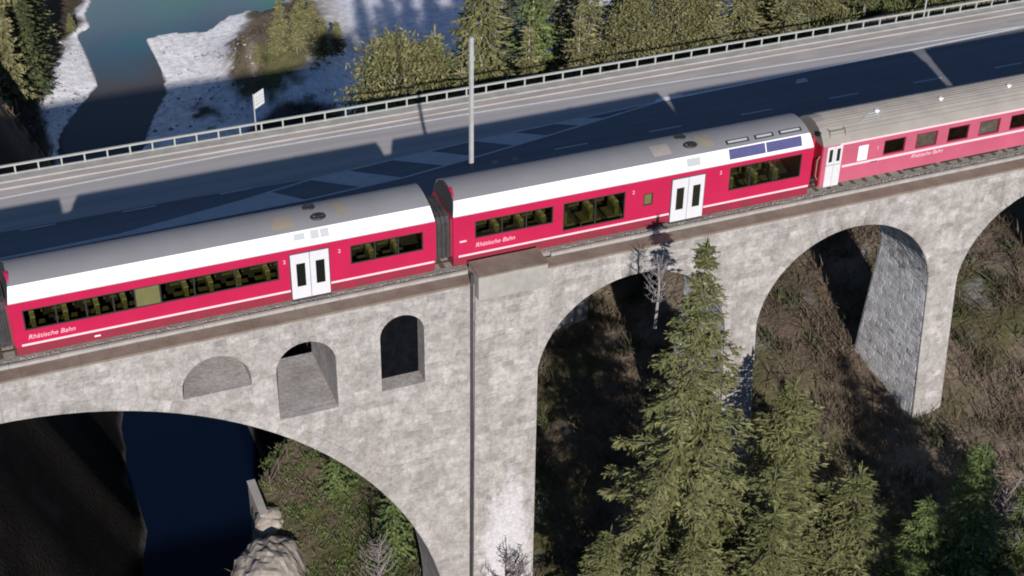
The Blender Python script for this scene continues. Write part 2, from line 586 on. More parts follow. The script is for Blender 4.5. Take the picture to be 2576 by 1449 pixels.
def terrain(x, y, rough=True):
    x, y = np.asarray(x, float), np.asarray(y, float)
    xr, xs, xl = pl(y, RIM), pl(y, SHR), pl(y, SHL)
    xl = xl + np.where(y < 140, 1.3, .35) * smooth_noise(y * 1.0, y * .3 + 5, 41, 4, 9.0)
    xs = xs + np.where(y > 140, .45, .8) * smooth_noise(y * 1.0, y * .3 + 9, 43, 4, 5.0)
    cw = pl(y, [(-60, 6), (0, 3.2), (10, 2.0), (60, 1.6), (130, 1.6)])
    # right bank: plateau, cliff, river flat
    u = np.clip(x - 13, -8, None)
    plat = -25 + 0.36 * np.minimum(u, 32) + 0.22 * np.clip(u - 32, 0, 30) - 0.12 * np.clip(-y, 0, 60) - 0.62 * np.clip(y - 47, 0, None)
    plat = plat + 42 * sstep((-y - 64) / 40) - 0.55 * np.clip(y - 31, 0, 16)  # includes an unseen upstream hill, added to keep the gorge in shade
    under = sstep((x - 40) / 8) * sstep((y - 8) / 4) * sstep((33 - y) / 3)
    plat = np.where(under > 0, np.minimum(plat, plat * (1 - under) + under * -11.5), plat)
    top = pl(x, TOP)
    d = np.minimum(x - xs, (top - y) * 1.0)
    floor = np.where(d > 0, WZ + 0.12 + 0.035 * np.minimum(d, 30), WZ + 0.28 * d)
    knoll = 5.5 * np.exp(-(((x - 51) / 8.5) ** 2 + ((y - 165) / 12) ** 2) ** 1.5)
    knoll += 1.5 * np.exp(-(((x - 56) / 6) ** 2 + ((y - 184) / 5) ** 2))
    floor = floor + np.where(d > 0, knoll, 0)
    right = floor + (np.maximum(plat, floor) - floor) * np.where(y < 130, sstep((x - (xr - cw)) / cw), 1.0)
    # left bank
    e = xl - x
    gentle = np.where(y > 145, 0.14, 2.2)
    steep = np.where(y > 145, 0.75, 2.2)
    left = np.where(e > 0, WZ + 0.1 + gentle * np.minimum(e, 7) + steep * np.clip(e - 7, 0, 30) + 0.35 * np.clip(e - 37, 0, None), WZ + 0.28 * e)
    left = np.minimum(left, -16 + 0.1 * np.clip(e - 20, 0, None) - 0.3 * np.clip(y - 60, 0, 120) + 45 * sstep((-y - 64) / 40))  # the added upstream hill carries on over the left bank
    mid = 0.5 * (xs + xl)
    z = np.where(x > mid, right, left)
    z = np.where(y > 186 + 0 * x, np.where((x > mid) & (x > 33), right, z), z)
    # far shore hills beyond the lake
    z = np.maximum(z, WZ - 8 + 0.7 * np.clip(y - 300, 0, 400))
    if rough:
        land = z > WZ + 0.05
        amp = np.where(z > WZ + 4, 1.1, 0.12)
        z = z + np.where(land, amp * smooth_noise(x, y, 3, 5, 9.0), 0)
        z = np.where(land, np.maximum(z, WZ + 0.06), z)
    return z


xs = np.concatenate([np.arange(-160, -40, 6), np.arange(-40, -8, 2), np.arange(-8, 62, 0.6), np.arange(62, 100, 1.5), np.arange(100, 260, 8)])
ys = np.concatenate([np.arange(-200, -40, 6), np.arange(-40, -10, 2), np.arange(-10, 40, 0.7), np.arange(40, 136, 2), np.arange(136, 206, 0.8), np.arange(206, 560, 12)])
GX, GY = np.meshgrid(xs, ys)
GZ = terrain(GX, GY)
nx, ny = len(xs), len(ys)
V = np.stack([GX.ravel(), GY.ravel(), GZ.ravel()], 1)
idx = np.arange(nx * ny).reshape(ny, nx)
F = np.stack([idx[:-1, :-1].ravel(), idx[:-1, 1:].ravel(), idx[1:, 1:].ravel(), idx[1:, :-1].ravel()], 1)
# land cover colour
n1 = smooth_noise(GX, GY, 11, 5, 14.0)
n2 = smooth_noise(GX, GY, 12, 4, 4.0)
n3 = smooth_noise(GX, GY, 13, 3, 1.6)
gzx = np.gradient(GZ, axis=1) / np.gradient(GX, axis=1)
gzy = np.gradient(GZ, axis=0) / np.gradient(GY, axis=0)
slope = np.hypot(gzx, gzy)
brown, tan, olive = np.array([.120, .090, .063]), np.array([.25, .20, .15]), np.array([.095, .092, .038])
rockc, gravel, green = np.array([.30, .275, .25]), np.array([.86, .845, .85]), np.array([.075, .095, .022])


def mixc(a, b, t):
    return a * (1 - t[..., None]) + b * t[..., None]


C = mixc(np.broadcast_to(brown, GX.shape + (3,)), tan, sstep(n1 * 1.6 + 0.35))
C = mixc(C, olive, sstep(n2 * 1.8 + 0.25) * 0.85)
C = mixc(C, rockc, sstep((slope - 1.3) / 1.0) * sstep(n3 * 1.5 + .7))
C = mixc(C, np.array([.62, .62, .66]), sstep((n3 * 1.1 + n2 * .5 - .56) / .12) * .2 * (GX > 24) * (GX < 75) * (np.abs(GY) < 26))
shelf = np.exp(-(((GX - 18) / 6.5) ** 2 + ((GY - 9) / 9) ** 2))
C = mixc(C, green, shelf * sstep(n2 * 1.6 + 0.45) * 0.85)
xsr, xsl, topv = pl(GY, SHR), pl(GY, SHL), pl(GX, TOP)
dR = np.minimum(GX - xsr, topv - GY)
edge_noise = 2.2 * n2 + 1.2 * n3
gr = (GY > 120) & (GX > xsr)
snow = np.array([.74, .74, .80])
C = mixc(C, gravel, np.where(gr, 1.0, 0) * (1 - 0.04 * sstep(n3 * 2 - 0.7)) * sstep((150 + edge_noise - GY) / -2 + 1.5 * (GX < 60)))
C = mixc(C, snow, gr * sstep((GX - 58) / 3.0))


def ell(cx_, cy_, rx, ry, soft=.25):
    q = np.hypot((GX - cx_) / rx, (GY - cy_) / ry) + 0.10 * n2 + 0.10 * n3
    return sstep((1 - q) / soft + .5) * gr


q_ = np.hypot((GX - 52.0 - .33 * (GY - 170)) / 8.5, (GY - 174) / 21) + .16 * n2 + .14 * n3
khk = sstep((1 - q_) / .22 + .5) * gr
C = mixc(C, mixc(np.broadcast_to(np.array([.16, .125, .09]), GX.shape + (3,)), np.array([.125, .125, .055]), sstep(n2 * 1.6 + .3 + (170 - GY) / 30)), khk)
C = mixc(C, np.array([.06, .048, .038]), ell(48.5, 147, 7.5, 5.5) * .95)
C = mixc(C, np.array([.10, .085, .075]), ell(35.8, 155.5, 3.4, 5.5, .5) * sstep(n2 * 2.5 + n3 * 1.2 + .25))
C = mixc(C, np.array([.30, .26, .22]), np.exp(-((GX - 46.3 - .16 * (GY - 165)) / .55) ** 2) * gr * (GY > 160) * (GY < 182) * .8)
ramp = gr * np.exp(-(((GX - 63.2 - 0.12 * (GY - 170)) / 2.0) ** 2)) * sstep((GY - 165) / 3)
C = mixc(C, np.array([.55, .51, .46]), ramp * 0.8)
eL = xsl - GX
gl = (GY > 140) & (eL > 0)
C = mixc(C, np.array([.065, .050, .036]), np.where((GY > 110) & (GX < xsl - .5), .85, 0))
gwid = pl(GY, [(140, 1), (150, 1.2), (158, 2.0), (166, 6.2), (172, 7.5), (178, 6.5), (184, 4.0), (190, 1.8), (200, 1.5)])
C = mixc(C, gravel, np.where(gl, sstep((gwid - eL + edge_noise * .6) / 1.4), 0))
gorge_shade_l = sstep((140 - GY) / 12) * (GX < 0.5 * (xsr + xsl))
gorge_shade_r = sstep((130 - GY) / 12) * (GX >= 0.5 * (xsr + xsl)) * sstep((-26 - GZ) / 3)
C = mixc(C, np.array([.008, .007, .0065]), np.maximum(gorge_shade_l, gorge_shade_r) * 0.97)  # deep shade on the gorge walls put into the cover as near-black
C = mixc(C, np.array([.09, .095, .12]), np.where((GX < 3) & (GY > 30) & (GY < 66), sstep((n3 * 1.1 + n2 * .8 - .3) / .4) * .45, 0))
bed = GZ < WZ + 0.04
C = np.where(bed[..., None], np.array([.10, .09, .08]), C)
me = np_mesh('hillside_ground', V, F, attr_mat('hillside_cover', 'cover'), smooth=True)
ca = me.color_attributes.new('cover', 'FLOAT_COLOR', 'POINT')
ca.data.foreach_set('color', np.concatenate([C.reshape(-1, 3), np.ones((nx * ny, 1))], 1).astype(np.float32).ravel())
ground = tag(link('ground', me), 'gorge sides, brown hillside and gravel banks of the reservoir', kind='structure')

# a wide base sheet so that the land carries on to the horizon
far = MB().flat([(-3000, -3000), (3000, -3000), (3000, 3000), (-3000, 3000)], WZ - 12, 1.0)
tag(far.build('terrain', mat('far_ground', (0.10, 0.095, 0.06), 0.95, var=0.3, scale=0.01)), kind='structure')
wme = np_mesh('water', [(-190, -230, WZ), (270, -230, WZ), (270, 560, WZ), (-190, 560, WZ)], [[0, 1, 2, 3]], M_WATER)
tag(link('water', wme), 'dark green and navy reservoir water at the bottom of the gorge', kind='structure')


def gz(x, y):
    return float(terrain(np.array([x]), np.array([y]))[0])


# ------------------------------------------------------------------ railway viaduct
YF, YB = -2.42, 2.0
YC, YH = (YF + YB) / 2, (YB - YF) / 2


def batter(p):
    x, y, z = p
    if x > 24.0 and z < -6:
        y = YC + (y - YC) * (1 + 0.1 * (-z - 6) / YH)
    return (x, y, z)


SMALL = [28.13, 39.88, 51.63, 63.38]
RS, ZS = 5.0, -6.5
MAIN = (-1.2, -22.1, 19.95)


def arc(cx_, cz_, r, a0, a1, n):
    return [(cx_ + r * math.cos(a0 + (a1 - a0) * i / n), cz_ + r * math.sin(a0 + (a1 - a0) * i / n)) for i in range(n + 1)]


ZTOP = -0.14
outer = [(-60, ZTOP), (84, ZTOP), (84, -20)]
for c in reversed(SMALL):
    outer += [(c + RS + 0.02, -26), (c + RS, -16), (c + RS, -10)] + arc(c, ZS, RS, 0, math.pi, 28) + [(c - RS, -10), (c - RS, -16), (c - RS - 0.02, -26)]
outer += [(MAIN[0] + MAIN[2], -52)] + [(MAIN[0] + MAIN[2], -30)] + arc(*MAIN, 0, math.pi, 64) + [(MAIN[0] - MAIN[2], -52), (-60, -40)]


def op_loop(c, hw, ztop, zfl):
    a = arc(c, ztop - hw, hw, 0, math.pi, 14)
    return [(c + hw, zfl)] + a + [(c - hw, zfl)]


OPS = [(8.2, 1.5, -1.1, -3.0), (12.15, 1.35, -1.35, -5.3), (16.58, 1.03, -1.03, -5.0),
       (-10.6, 1.5, -1.1, -3.0), (-14.55, 1.35, -1.35, -5.0), (-18.98, 1.03, -1.03, -7.4)]
loops = [outer] + [op_loop(*a) for a in OPS]
flat2 = [[Vector((x, z, 0)) for x, z in L] for L in loops]
tris = tessellate_polygon(flat2)
allp = [p for L in loops for p in L]
nP = len(allp)
vs = [batter((x, YF, z)) for x, z in allp] + [batter((x, YB, z)) for x, z in allp]
fs = [tuple(t) for t in tris] + [tuple(i + nP for i in t)[::-1] for t in tris]
o0 = 0
for L in loops:
    k = len(L)
    for i in range(k):
        a, b = o0 + i, o0 + (i + 1) % k
        fs.append((a, b, b + nP, a + nP))
    o0 += k
viaduct = thing('railway_viaduct', 'pale stone arched railway viaduct carrying the red train', 'viaduct', (0, 0, 0))
vb = MB().add(vs, fs)
vb.build('masonry_body', M_STONE, viaduct)


def blocked(x0, x1, z0, z1):
    """true when a facing stone would touch an opening."""
    pts = [(x, z) for x in (x0, (x0 + x1) / 2, x1) for z in (z0, (z0 + z1) / 2, z1)]
    for x, z in pts:
        for c in SMALL:
            if z < ZS + 0.0 and abs(x - c) < RS + 0.04:
                return True
            if z >= ZS and math.hypot(x - c, z - ZS) < RS + 0.46:
                return True
        if math.hypot(x - MAIN[0], z - MAIN[1]) < MAIN[2] + 0.72 and z >= MAIN[1]:
            return True
        if z < MAIN[1] and abs(x - MAIN[0]) < MAIN[2] + 0.04:
            return True
        for c, hw, zt, zf in OPS:
            if zf - 0.03 < z < zt - hw and abs(x - c) < hw + 0.04:
                return True
            if z >= zt - hw and math.hypot(x - c, z - (zt - hw)) < hw + 0.3:
                return True
    return False


def block_quad(B, corners, nrm, out, inset=0.03):
    """a low frustum proud of a wall: corners in order, nrm outward."""
    c = [Vector(p) for p in corners]
    mid = sum(c, Vector()) / 4
    n = Vector(nrm)
    topq = [p + (mid - p).normalized() * inset + n * (out + random.uniform(-.006, .006)) for p in c]
    vs_ = [batter(tuple(p - n * 0.01)) for p in c] + [batter(tuple(p)) for p in topq]
    B.add(vs_, [(4, 5, 6, 7), (0, 1, 5, 4), (1, 2, 6, 5), (2, 3, 7, 6), (3, 0, 4, 7)])


B = MB()
z = -0.30
row = 0
while z > -24:
    h = random.uniform(0.30, 0.42)
    x = -6 + random.uniform(0, .5)
    while x < 74:
        w = random.uniform(0.42, 0.95)
        if not blocked(x, x + w, z - h, z) and (z > -9 or x > 10) and not (z - h < -0.9 and 19.75 < x + w and x < 23.25) and not (x + w > 19.7 and x < 23.4 and z > -0.95):
            j = 0.014
            block_quad(B, [(x + j, YF, z - h + j), (x + w - j, YF, z - h + j), (x + w - j, YF, z - j), (x + j, YF, z - j)], (0, -1, 0), random.uniform(0.008, 0.032))
        x += w
    z -= h
    row += 1
# pilaster facing on the big pier
z = -0.95
while z > -24:
    h = random.uniform(0.32, 0.46)
    x = 20.0
    while x < 23.05:
        w = min(random.uniform(0.5, 1.0), 23.1 - x)
        if w > 0.2:
            block_quad(B, [(x + .016, YF - .15, z - h + .016), (x + w - .016, YF - .15, z - h + .016), (x + w - .016, YF - .15, z - .016), (x + .016, YF - .15, z - .016)], (0, -1, 0), random.uniform(0.008, 0.032))
        x += w
    z -= h
fac = B.build('facing_stones', M_BLOCK, viaduct)
fac['kind'] = 'stuff'
# rough stones on the pier sides that look along the track
B = MB()
for c in SMALL:
    X = c + RS
    z = -2.0
    while z > -17:
        h = random.uniform(0.2, 0.34)
        y = YF + 0.12
        while y < YB - 0.1:
            w = random.uniform(0.22, 0.6)
            if z <= ZS:
                xa = xb = X
                nrm = (-1, 0, 0)
            else:
                ta, tb = z - ZS, max(0, z - h - ZS)
                xa, xb = c + math.sqrt(max(0.01, RS ** 2 - ta ** 2)), c + math.sqrt(max(0.01, RS ** 2 - tb ** 2))
                nv = Vector((c - xa, 0, ZS - z)).normalized()
                nrm = tuple(nv)
            y1 = min(y + w, YB - .08)
            block_quad(B, [(xb, y1 - .008, z - h + .008), (xb, y + .008, z - h + .008), (xa, y + .008, z - .008), (xa, y1 - .008, z - .008)], nrm, random.uniform(0.002, 0.014), 0.02)
            y += w
        z -= h
rf = B.build('rough_side_stones', M_BLOCK_R, viaduct)
rf['kind'] = 'stuff'
# arch rings
B = MB()


def ring(cx_, cz_, r, th, n, out, a0=0.0, a1=math.pi):
    for i in range(n):
        p, q = a0 + (a1 - a0) * (i + 0.03) / n, a0 + (a1 - a0) * (i + 0.97) / n
        t = th * random.uniform(0.85, 1.12)
        cs = [(cx_ + rr * math.cos(a), YF, cz_ + rr * math.sin(a)) for rr, a in ((r + .015, p), (r + t, p), (r + t, q), (r + .015, q))]
        block_quad(B, cs, (0, -1, 0), random.uniform(0.018, 0.045), 0.025)


for c in SMALL:
    ring(c, ZS, RS, 0.42, 38, 0.03)
ring(*MAIN, 0.68, 110, 0.03)
for c, hw, zt, zf in OPS:
    ring(c, zt - hw, hw, 0.27, 13, 0.03)
vr = B.build('arch_ring_stones', M_BLOCK, viaduct)
vr['kind'] = 'stuff'
# pilaster body, drain pipe, niche
B = MB()
B.add([(20.0, YF - .15, -.7), (23.1, YF - .15, -.7), (23.2, YF - .15, -26), (19.9, YF - .15, -26), (20.0, YF + .05, -.7), (23.1, YF + .05, -.7), (23.2, YF + .05, -26), (19.9, YF + .05, -26)],
      [(0, 1, 2, 3), (4, 7, 6, 5), (0, 4, 5, 1), (2, 6, 7, 3), (0, 3, 7, 4), (1, 5, 6, 2)])
B.build('pilaster', M_STONE, viaduct)
B = MB().tube([(19.86, YF - .07, 0.45), (19.86, YF - .07, -9), (19.78, YF - .09, -26)], 0.075, 8)
B.build('drain_pipe', M_DARK, viaduct, True)
B = MB().box(20.0, 23.3, -2.98, -1.72, -0.72, 0.50)
B.build('refuge_box', M_CONC, viaduct)
B = MB().box(19.98, 23.32, -3.02, -1.70, 0.501, 0.58)
B.build('refuge_top', M_COPING, viaduct)
MB().box(15.56, 17.60, YF + .9, YF + 1.0, -4.99, -1.04).build('dark_chamber_panel', mat('chamber_shade', (.006, .007, .009), 1.0, var=.3, spec=1.02), viaduct)  # added near-black panel: shade of the hollow chamber put into its colour
# coping, kerb, ballast, rails
for a, b in ((-14, 19.97), (23.33, 76)):
    x0 = a
    while x0 < b:
        x1 = min(b, x0 + 2.4)
        MB().box(x0 + .004, x1 - .004, -2.49, -1.74, -0.135, -0.03 + random.uniform(-.008, .008)).build('coping_slab', M_COPING, viaduct)
        x0 = x1
x0 = -14
while x0 < 76:
    if not (x0 + 2 > 20 and x0 < 23.3):
        MB().box(x0 + .006, x0 + 1.994, -1.735, -1.60, -0.135, 0.12 + random.uniform(-.01, .01)).build('kerb_stone', M_CONC, viaduct)
    x0 += 2
B = MB().box(-60, 80, 1.75, 2.25, -0.135, 0.10)
B.build('far_kerb', M_CONC, viaduct)
# mast foundation block on the far side
MX, MY = 22.45, 4.5
B = MB().prism([(2.002, -4.0), (2.002, 0.3), (2.5, 0.9), (4.95, 0.9), (4.95, -1.2)], MX - 1.0, MX + 1.0)
B.build('mast_console', M_CONC, viaduct)

bx = np.linspace(-60, 80, 560)
by = np.array([-1.595, -1.5, -1.35, -1.0, -0.5, 0.5, 1.0, 1.35, 1.74])
bzp = np.array([-0.03, 0.02, 0.02, -.04, -.05, -.05, -.04, 0.02, 0.0])
X2, Y2 = np.meshgrid(bx, by)
Z2 = bzp[:, None] + 0.03 * smooth_noise(X2 * 7, Y2 * 7, 31, 2, 3.0)
i2 = np.arange(X2.size).reshape(X2.shape)
me = np_mesh('ballast', np.stack([X2.ravel(), Y2.ravel(), Z2.ravel()], 1), np.stack([i2[:-1, :-1].ravel(), i2[:-1, 1:].ravel(), i2[1:, 1:].ravel(), i2[1:, :-1].ravel()], 1), M_BALLAST)
bo = link('ballast', me)
tag(bo, 'grey brown track ballast along the top of the viaduct', 'ballast', kind='stuff')
# scattered stones on the ballast shoulder (relief)
B = MB()
for _ in range(1500):
    x, y = random.uniform(-5, 72), random.uniform(-1.58, -1.2)
    if 19.9 < x < 23.4:
        continue
    s = random.uniform(0.02, 0.06)
    zc = float(np.interp(y, by, bzp)) + 0.012
    B.add([(x + s * random.uniform(.5, 1), y, zc), (x, y + s, zc), (x - s, y, zc), (x, y - s, zc), (x + random.uniform(-.02, .02), y, zc + s * .9)], [(0, 1, 4), (1, 2, 4), (2, 3, 4), (3, 0, 4)])
tag(B.build('ballast_stones', M_BALLAST), 'loose stones on the ballast shoulder beside the train', kind='stuff')
track = thing('railway_track', 'metre gauge track running under the red train', 'track')
for s in (-1, 1):
    B = MB().prism([(s * .5 - .065, -.13), (s * .5 + .065, -.13), (s * .5 + .03, -.10), (s * .5 + .035, 0.0), (s * .5 - .035, 0.0), (s * .5 - .03, -.10)], -60, 80)
    B.build('rail', M_RUST, track)
B = MB()
for i in range(200):
    B.box(-59 + i * .69, -58.78 + i * .69, -.95, .95, -.16, -.03)
sl = B.build('sleepers', M_WOOD, track)
sl['kind'] = 'stuff'

# ------------------------------------------------------------------ road bridge
RZ = -8.0
road = thing('road_bridge', 'grey concrete road bridge running beside the railway viaduct', 'bridge')
MB().box(-60, 110, 11.6, 28.4, RZ - 0.95, RZ - 0.02).build('deck_slab', M_CONC, road)
for yy in (15.0, 23.5):
    MB().box(-60, 62, yy, yy + 2.2, RZ - 3.2, RZ - 0.951).build('girder', M_CONC, road)
for xx in (-22, 32):
    MB().box(xx, xx + 2.2, 15.4, 24.6, min(gz(xx, 18), gz(xx, 24)) - 2, RZ - 3.2).build('pier', M_CONC, road)
MB().box(-60, 110, 27.5, 28.42, RZ - 0.019, RZ + 0.20).build('edge_beam', M_CONC, road)
MB().box(-60, 110, 11.55, 12.0, RZ - 0.019, RZ + 0.30).build('near_edge_beam', M_CONC, road)
MB().box(-60, 110, 26.9, 27.49, RZ - 0.019, RZ + 0.10).build('sidewalk_kerb', M_PAVE, road)
rd = MB()
rd.flat([(-60, 12.0), (110, 12.0), (110, 26.9), (-60, 26.9)], RZ, 0.015)
road_o = tag(rd.build('road', M_ASPH), 'grey asphalt carriageway with white markings, half in the shade of the viaduct', kind='structure')
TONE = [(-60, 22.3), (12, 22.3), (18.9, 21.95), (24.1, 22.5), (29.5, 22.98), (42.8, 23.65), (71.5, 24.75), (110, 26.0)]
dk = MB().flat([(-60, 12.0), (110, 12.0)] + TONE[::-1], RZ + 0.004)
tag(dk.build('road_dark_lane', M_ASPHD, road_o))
pv = MB().flat([(-60, 25.95), (1.7, 26.08), (15.7, 26.6), (30.7, 26.42), (55.5, 25.55), (64, 25.3), (110, 24.6), (110, 26.9), (-60, 26.9)], RZ + 0.012)
pv.build('shoulder', M_PAVE, road_o)


def line_poly(pts, w):
    a = [Vector((x, y)) for x, y in pts]
    L, R = [], []
    for i, p in enumerate(a):
        d = (a[min(i + 1, len(a) - 1)] - a[max(i - 1, 0)]).normalized()
        n_ = Vector((-d.y, d.x)) * (w / 2)
        L.append(p + n_)
        R.append(p - n_)
    return L, R


def paint(name, pts, w, m_, z=RZ + 0.016):
    L, R = line_poly(pts, w)
    k = len(L)
    b_ = MB()
    vs_ = [(p.x, p.y, z) for p in L] + [(p.x, p.y, z) for p in R]
    b_.add(vs_, [(i, k + i, k + i + 1, i + 1) for i in range(k - 1)])
    return b_.build(name, m_, road_o)


paint('edge_line', [(-60, 25.8), (1.7, 25.95), (15.7, 26.45), (30.7, 26.28), (55.5, 25.42), (64, 25.18), (110, 24.4)], 0.15, M_ROADW, RZ + 0.02)
UP = [(0.5, 19.55), (7.5, 19.8), (14.5, 20.95), (18.9, 21.9), (24.1, 22.45), (29.5, 22.95), (36, 23.3), (42.8, 23.7)]
LOW = [(-8, 19.45), (10, 19.6), (18, 19.75), (24, 20.2), (28.9, 21.0), (33.5, 21.85), (36.3, 22.4), (42.8, 23.7)]
paint('island_line', UP, 0.16, M_ROADW2, RZ + 0.020)
paint('island_line', LOW, 0.16, M_ROADW2, RZ + 0.024)
paint('lane_line', [(42.8, 23.7), (57, 24.3), (71.5, 24.92), (110, 26.3)], 0.2, M_ROADW, RZ + 0.020)
ua, la = np.array(UP), np.array(LOW)
uy = lambda x: float(np.interp(x, ua[:, 0], ua[:, 1]))
ly = lambda x: float(np.interp(x, la[:, 0], la[:, 1]))
bars = [(0.6, 16.4, 0.6, 18.0), (18.9, 21.3, 21.4, 24.0), (24.1, 26.6, 26.8, 29.0), (29.5, 32.2, 31.6, 34.0), (35.0, 37.0, 36.4, 38.2)]
for t0, t1, b0, b1 in bars:
    tx, bx_ = np.linspace(t0, t1, 10), np.linspace(b0, b1, 10)
    poly = [(x, uy(x) - .06) for x in tx] + [(x, ly(x) + .06) for x in bx_[::-1]]
    MB().flat(poly, RZ + 0.015, 0.003).build('hatch_bar', M_ROADW2, road_o)
for x0 in np.arange(33.7, 108, 6.4):
    paint('lane_dash', [(x0, 20.25), (x0 + 2.2, 20.25)], 0.14, M_ROADW2)
for x0 in np.arange(-20, 15, 5.6):
    paint('lane_dash', [(x0 - 0.02, 22.1), (x0 + 1.9, 22.12)], 0.13, M_ROADW2, RZ + 0.018)
# sunlit spots on the markings, painted as white patches near the island tip
MB().flat([(42.0, 23.55), (44.3, 23.75), (44.2, 24.1), (42.4, 24.0)], RZ + 0.03, 0.003).build('painted_sun_patch', M_ROADW, road_o)
MB().flat([(51.9, 22.75), (52.9, 22.8), (52.95, 23.3), (52.3, 23.3)], RZ + 0.03, 0.003).build('painted_sun_patch', M_ROADW2, road_o)

rail = thing('bridge_railing', 'pale steel railing with evenly spaced posts along the far edge of the road', 'railing', (0, 28.2, RZ + 0.20))
post0 = None
i = 0
xx = 0.27 - 1.335 * 30
while xx < 100:
    if post0 is None:
        post0 = MB().box(-.045, .045, -.05, .05, 0, 0.56).build('railing_post', M_RAILING, rail).data
        rail.children[0].location = (xx, 0, 0)
    else:
        link('railing_post', post0, rail, (xx, 0, 0))
    xx += 1.335
MB().box(-40, 100, -.07, .07, 0.561, 0.66).build('top_rail', M_RAILING, rail)
MB().box(-40, 100, -.055, .055, 0.02, 0.08).build('bottom_rail', M_RAILING, rail)

# signpost at the railing
sp = thing('road_sign', 'white sign panel with grey bars on a tall post at the road railing', 'sign', (17.3, 28.3, RZ + 0.2), math.radians(40))
MB().tube([(0, 0, -0.15), (0, 0, 2.56)], 0.045, 8).build('post', M_STEEL, sp)
pn = MB()
pn.box(0.07, 1.02, -.02, .02, 1.52, 2.50)
po = pn.build('sign_panel', M_WHITE, sp)
bar = MB()
for k in range(3):
    bar.box(0.14, .94, -.026, -.021, 1.74 + .22 * k, 1.78 + .22 * k)
bo_ = bar.build('sign_lettering_bars', M_VENT, po)
# slender pole at the far end of the railing
pole = thing('marker_pole', 'thin pale pole standing against the far end of the road railing', 'pole', (65.4, 28.3, RZ + .2))
MB().tube([(0, 0, -.1), (0.1, 0.1, 3.6)], 0.06, 8).build('shaft', M_STEEL, pole)
MB().tube([(0.1, 0.1, 3.6), (0.1, 0.1, 3.72)], 0.08, 8).build('cap', M_STEEL, pole)

# catenary mast
mast = thing('catenary_mast', 'tall grey steel mast standing beside the track behind the train', 'mast', (MX, MY, 0.9))
B = MB()
H = 7.35
for s in (-1, 1):
    B.add([(-.085, s * .08 - .010, 0.06), (.085, s * .08 - .010, 0.06), (.085, s * .08 + .010, 0.06), (-.085, s * .08 + .010, 0.06), (-.085, s * .065 - .010, H), (.085, s * .065 - .010, H), (.085, s * .065 + .010, H), (-.085, s * .065 + .010, H)],
          [(0, 3, 2, 1), (4, 5, 6, 7), (0, 1, 5, 4), (1, 2, 6, 5), (2, 3, 7, 6), (3, 0, 4, 7)])
B.box(-.010, .010, -.068, .068, 0.06, H)
B.build('column', M_STEEL, mast)
MB().box(-.28, .28, -.25, .25, 0, 0.06).build('base_plate', M_STEEL, mast)
MB().box(-.10, .10, -.09, .09, H + .001, H + 0.08).build('cap', M_STEEL, mast)
MB().box(-.12, .12, -.10, .10, H - 1.05, H - .85).build('clamp_band', M_STEEL, mast)

# ------------------------------------------------------------------ rail coaches
PROF = [(1.02 * math.sin(a), 3.75 - 0.32 * (1 - math.cos(a)) / (1 - math.cos(1.0)) if False else 3.75 - 0.32 * math.sin(abs(a)) ** 2.2) for a in np.linspace(-math.pi / 2, math.pi / 2, 25)]
WPROF = [(-1.325, 2.79), (-1.295, 2.90), (-1.20, 3.12), (-1.10, 3.33), (-1.02, 3.43)]
LC = 18.16
YS = 1.325


def wall_with_holes(B, sgn, L, z0, z1, holes, depth=0.06):
    """vertical side wall at y=sgn*YS with rectangular recesses."""
    xsb = sorted(set([0, L] + [v for h in holes for v in h[:2]]))
    zsb = sorted(set([z0, z1] + [v for h in holes for v in h[2:]]))
    y = sgn * YS
    for i in range(len(xsb) - 1):
        for j in range(len(zsb) - 1):
            xm, zm = (xsb[i] + xsb[i + 1]) / 2, (zsb[j] + zsb[j + 1]) / 2
            if any(h[0] < xm < h[1] and h[2] < zm < h[3] for h in holes):
                continue
            B.add([(xsb[i], y, zsb[j]), (xsb[i + 1], y, zsb[j]), (xsb[i + 1], y, zsb[j + 1]), (xsb[i], y, zsb[j + 1])], [(0, 1, 2, 3)])
    yi = sgn * (YS - depth)
    for a, b, c, d in holes:
        B.add([(a, y, c), (b, y, c), (b, y, d), (a, y, d), (a, yi, c), (b, yi, c), (b, yi, d), (a, yi, d)],
              [(0, 1, 5, 4), (1, 2, 6, 5), (2, 3, 7, 6), (3, 0, 4, 7)])


def interior(car, L, zf, seatmat, x0, x1, pitch, headmat):
    MB().box(.1, L - .1, -1.24, 1.24, zf - .06, zf).build('floor', M_INNER, car)
    MB().box(.1, L - .1, -1.24, 1.24, 2.45, 2.6).build('inner_ceiling', M_INNER, car)
    B_ = MB()
    B_.box(-.05, .05, -.42, .42, .40, 1.12)
    B_.box(-.48, .46, -.42, .42, .36, .46)
    B_.box(-.12, -.06, -.42, .42, .40, 1.12)
    me_ = B_.build('seat', seatmat, car)
    H_ = MB()
    for q in (-.21, .21):
        H_.box(-.13, .06, q - .16, q + .16, .92, 1.16)
    mh = H_.build('headrest', headmat, me_)
    first = True
    x = x0
    while x < x1:
        for s in (-1, 1):
            if first:
                me_.location = (x, s * .76, zf)
                first = False
                continue
            o_ = link('seat', me_.data, car, (x, s * .76, zf))
            if random.random() < .8:
                link('headrest', mh.data, o_)
        x += pitch * random.uniform(.9, 1.15)


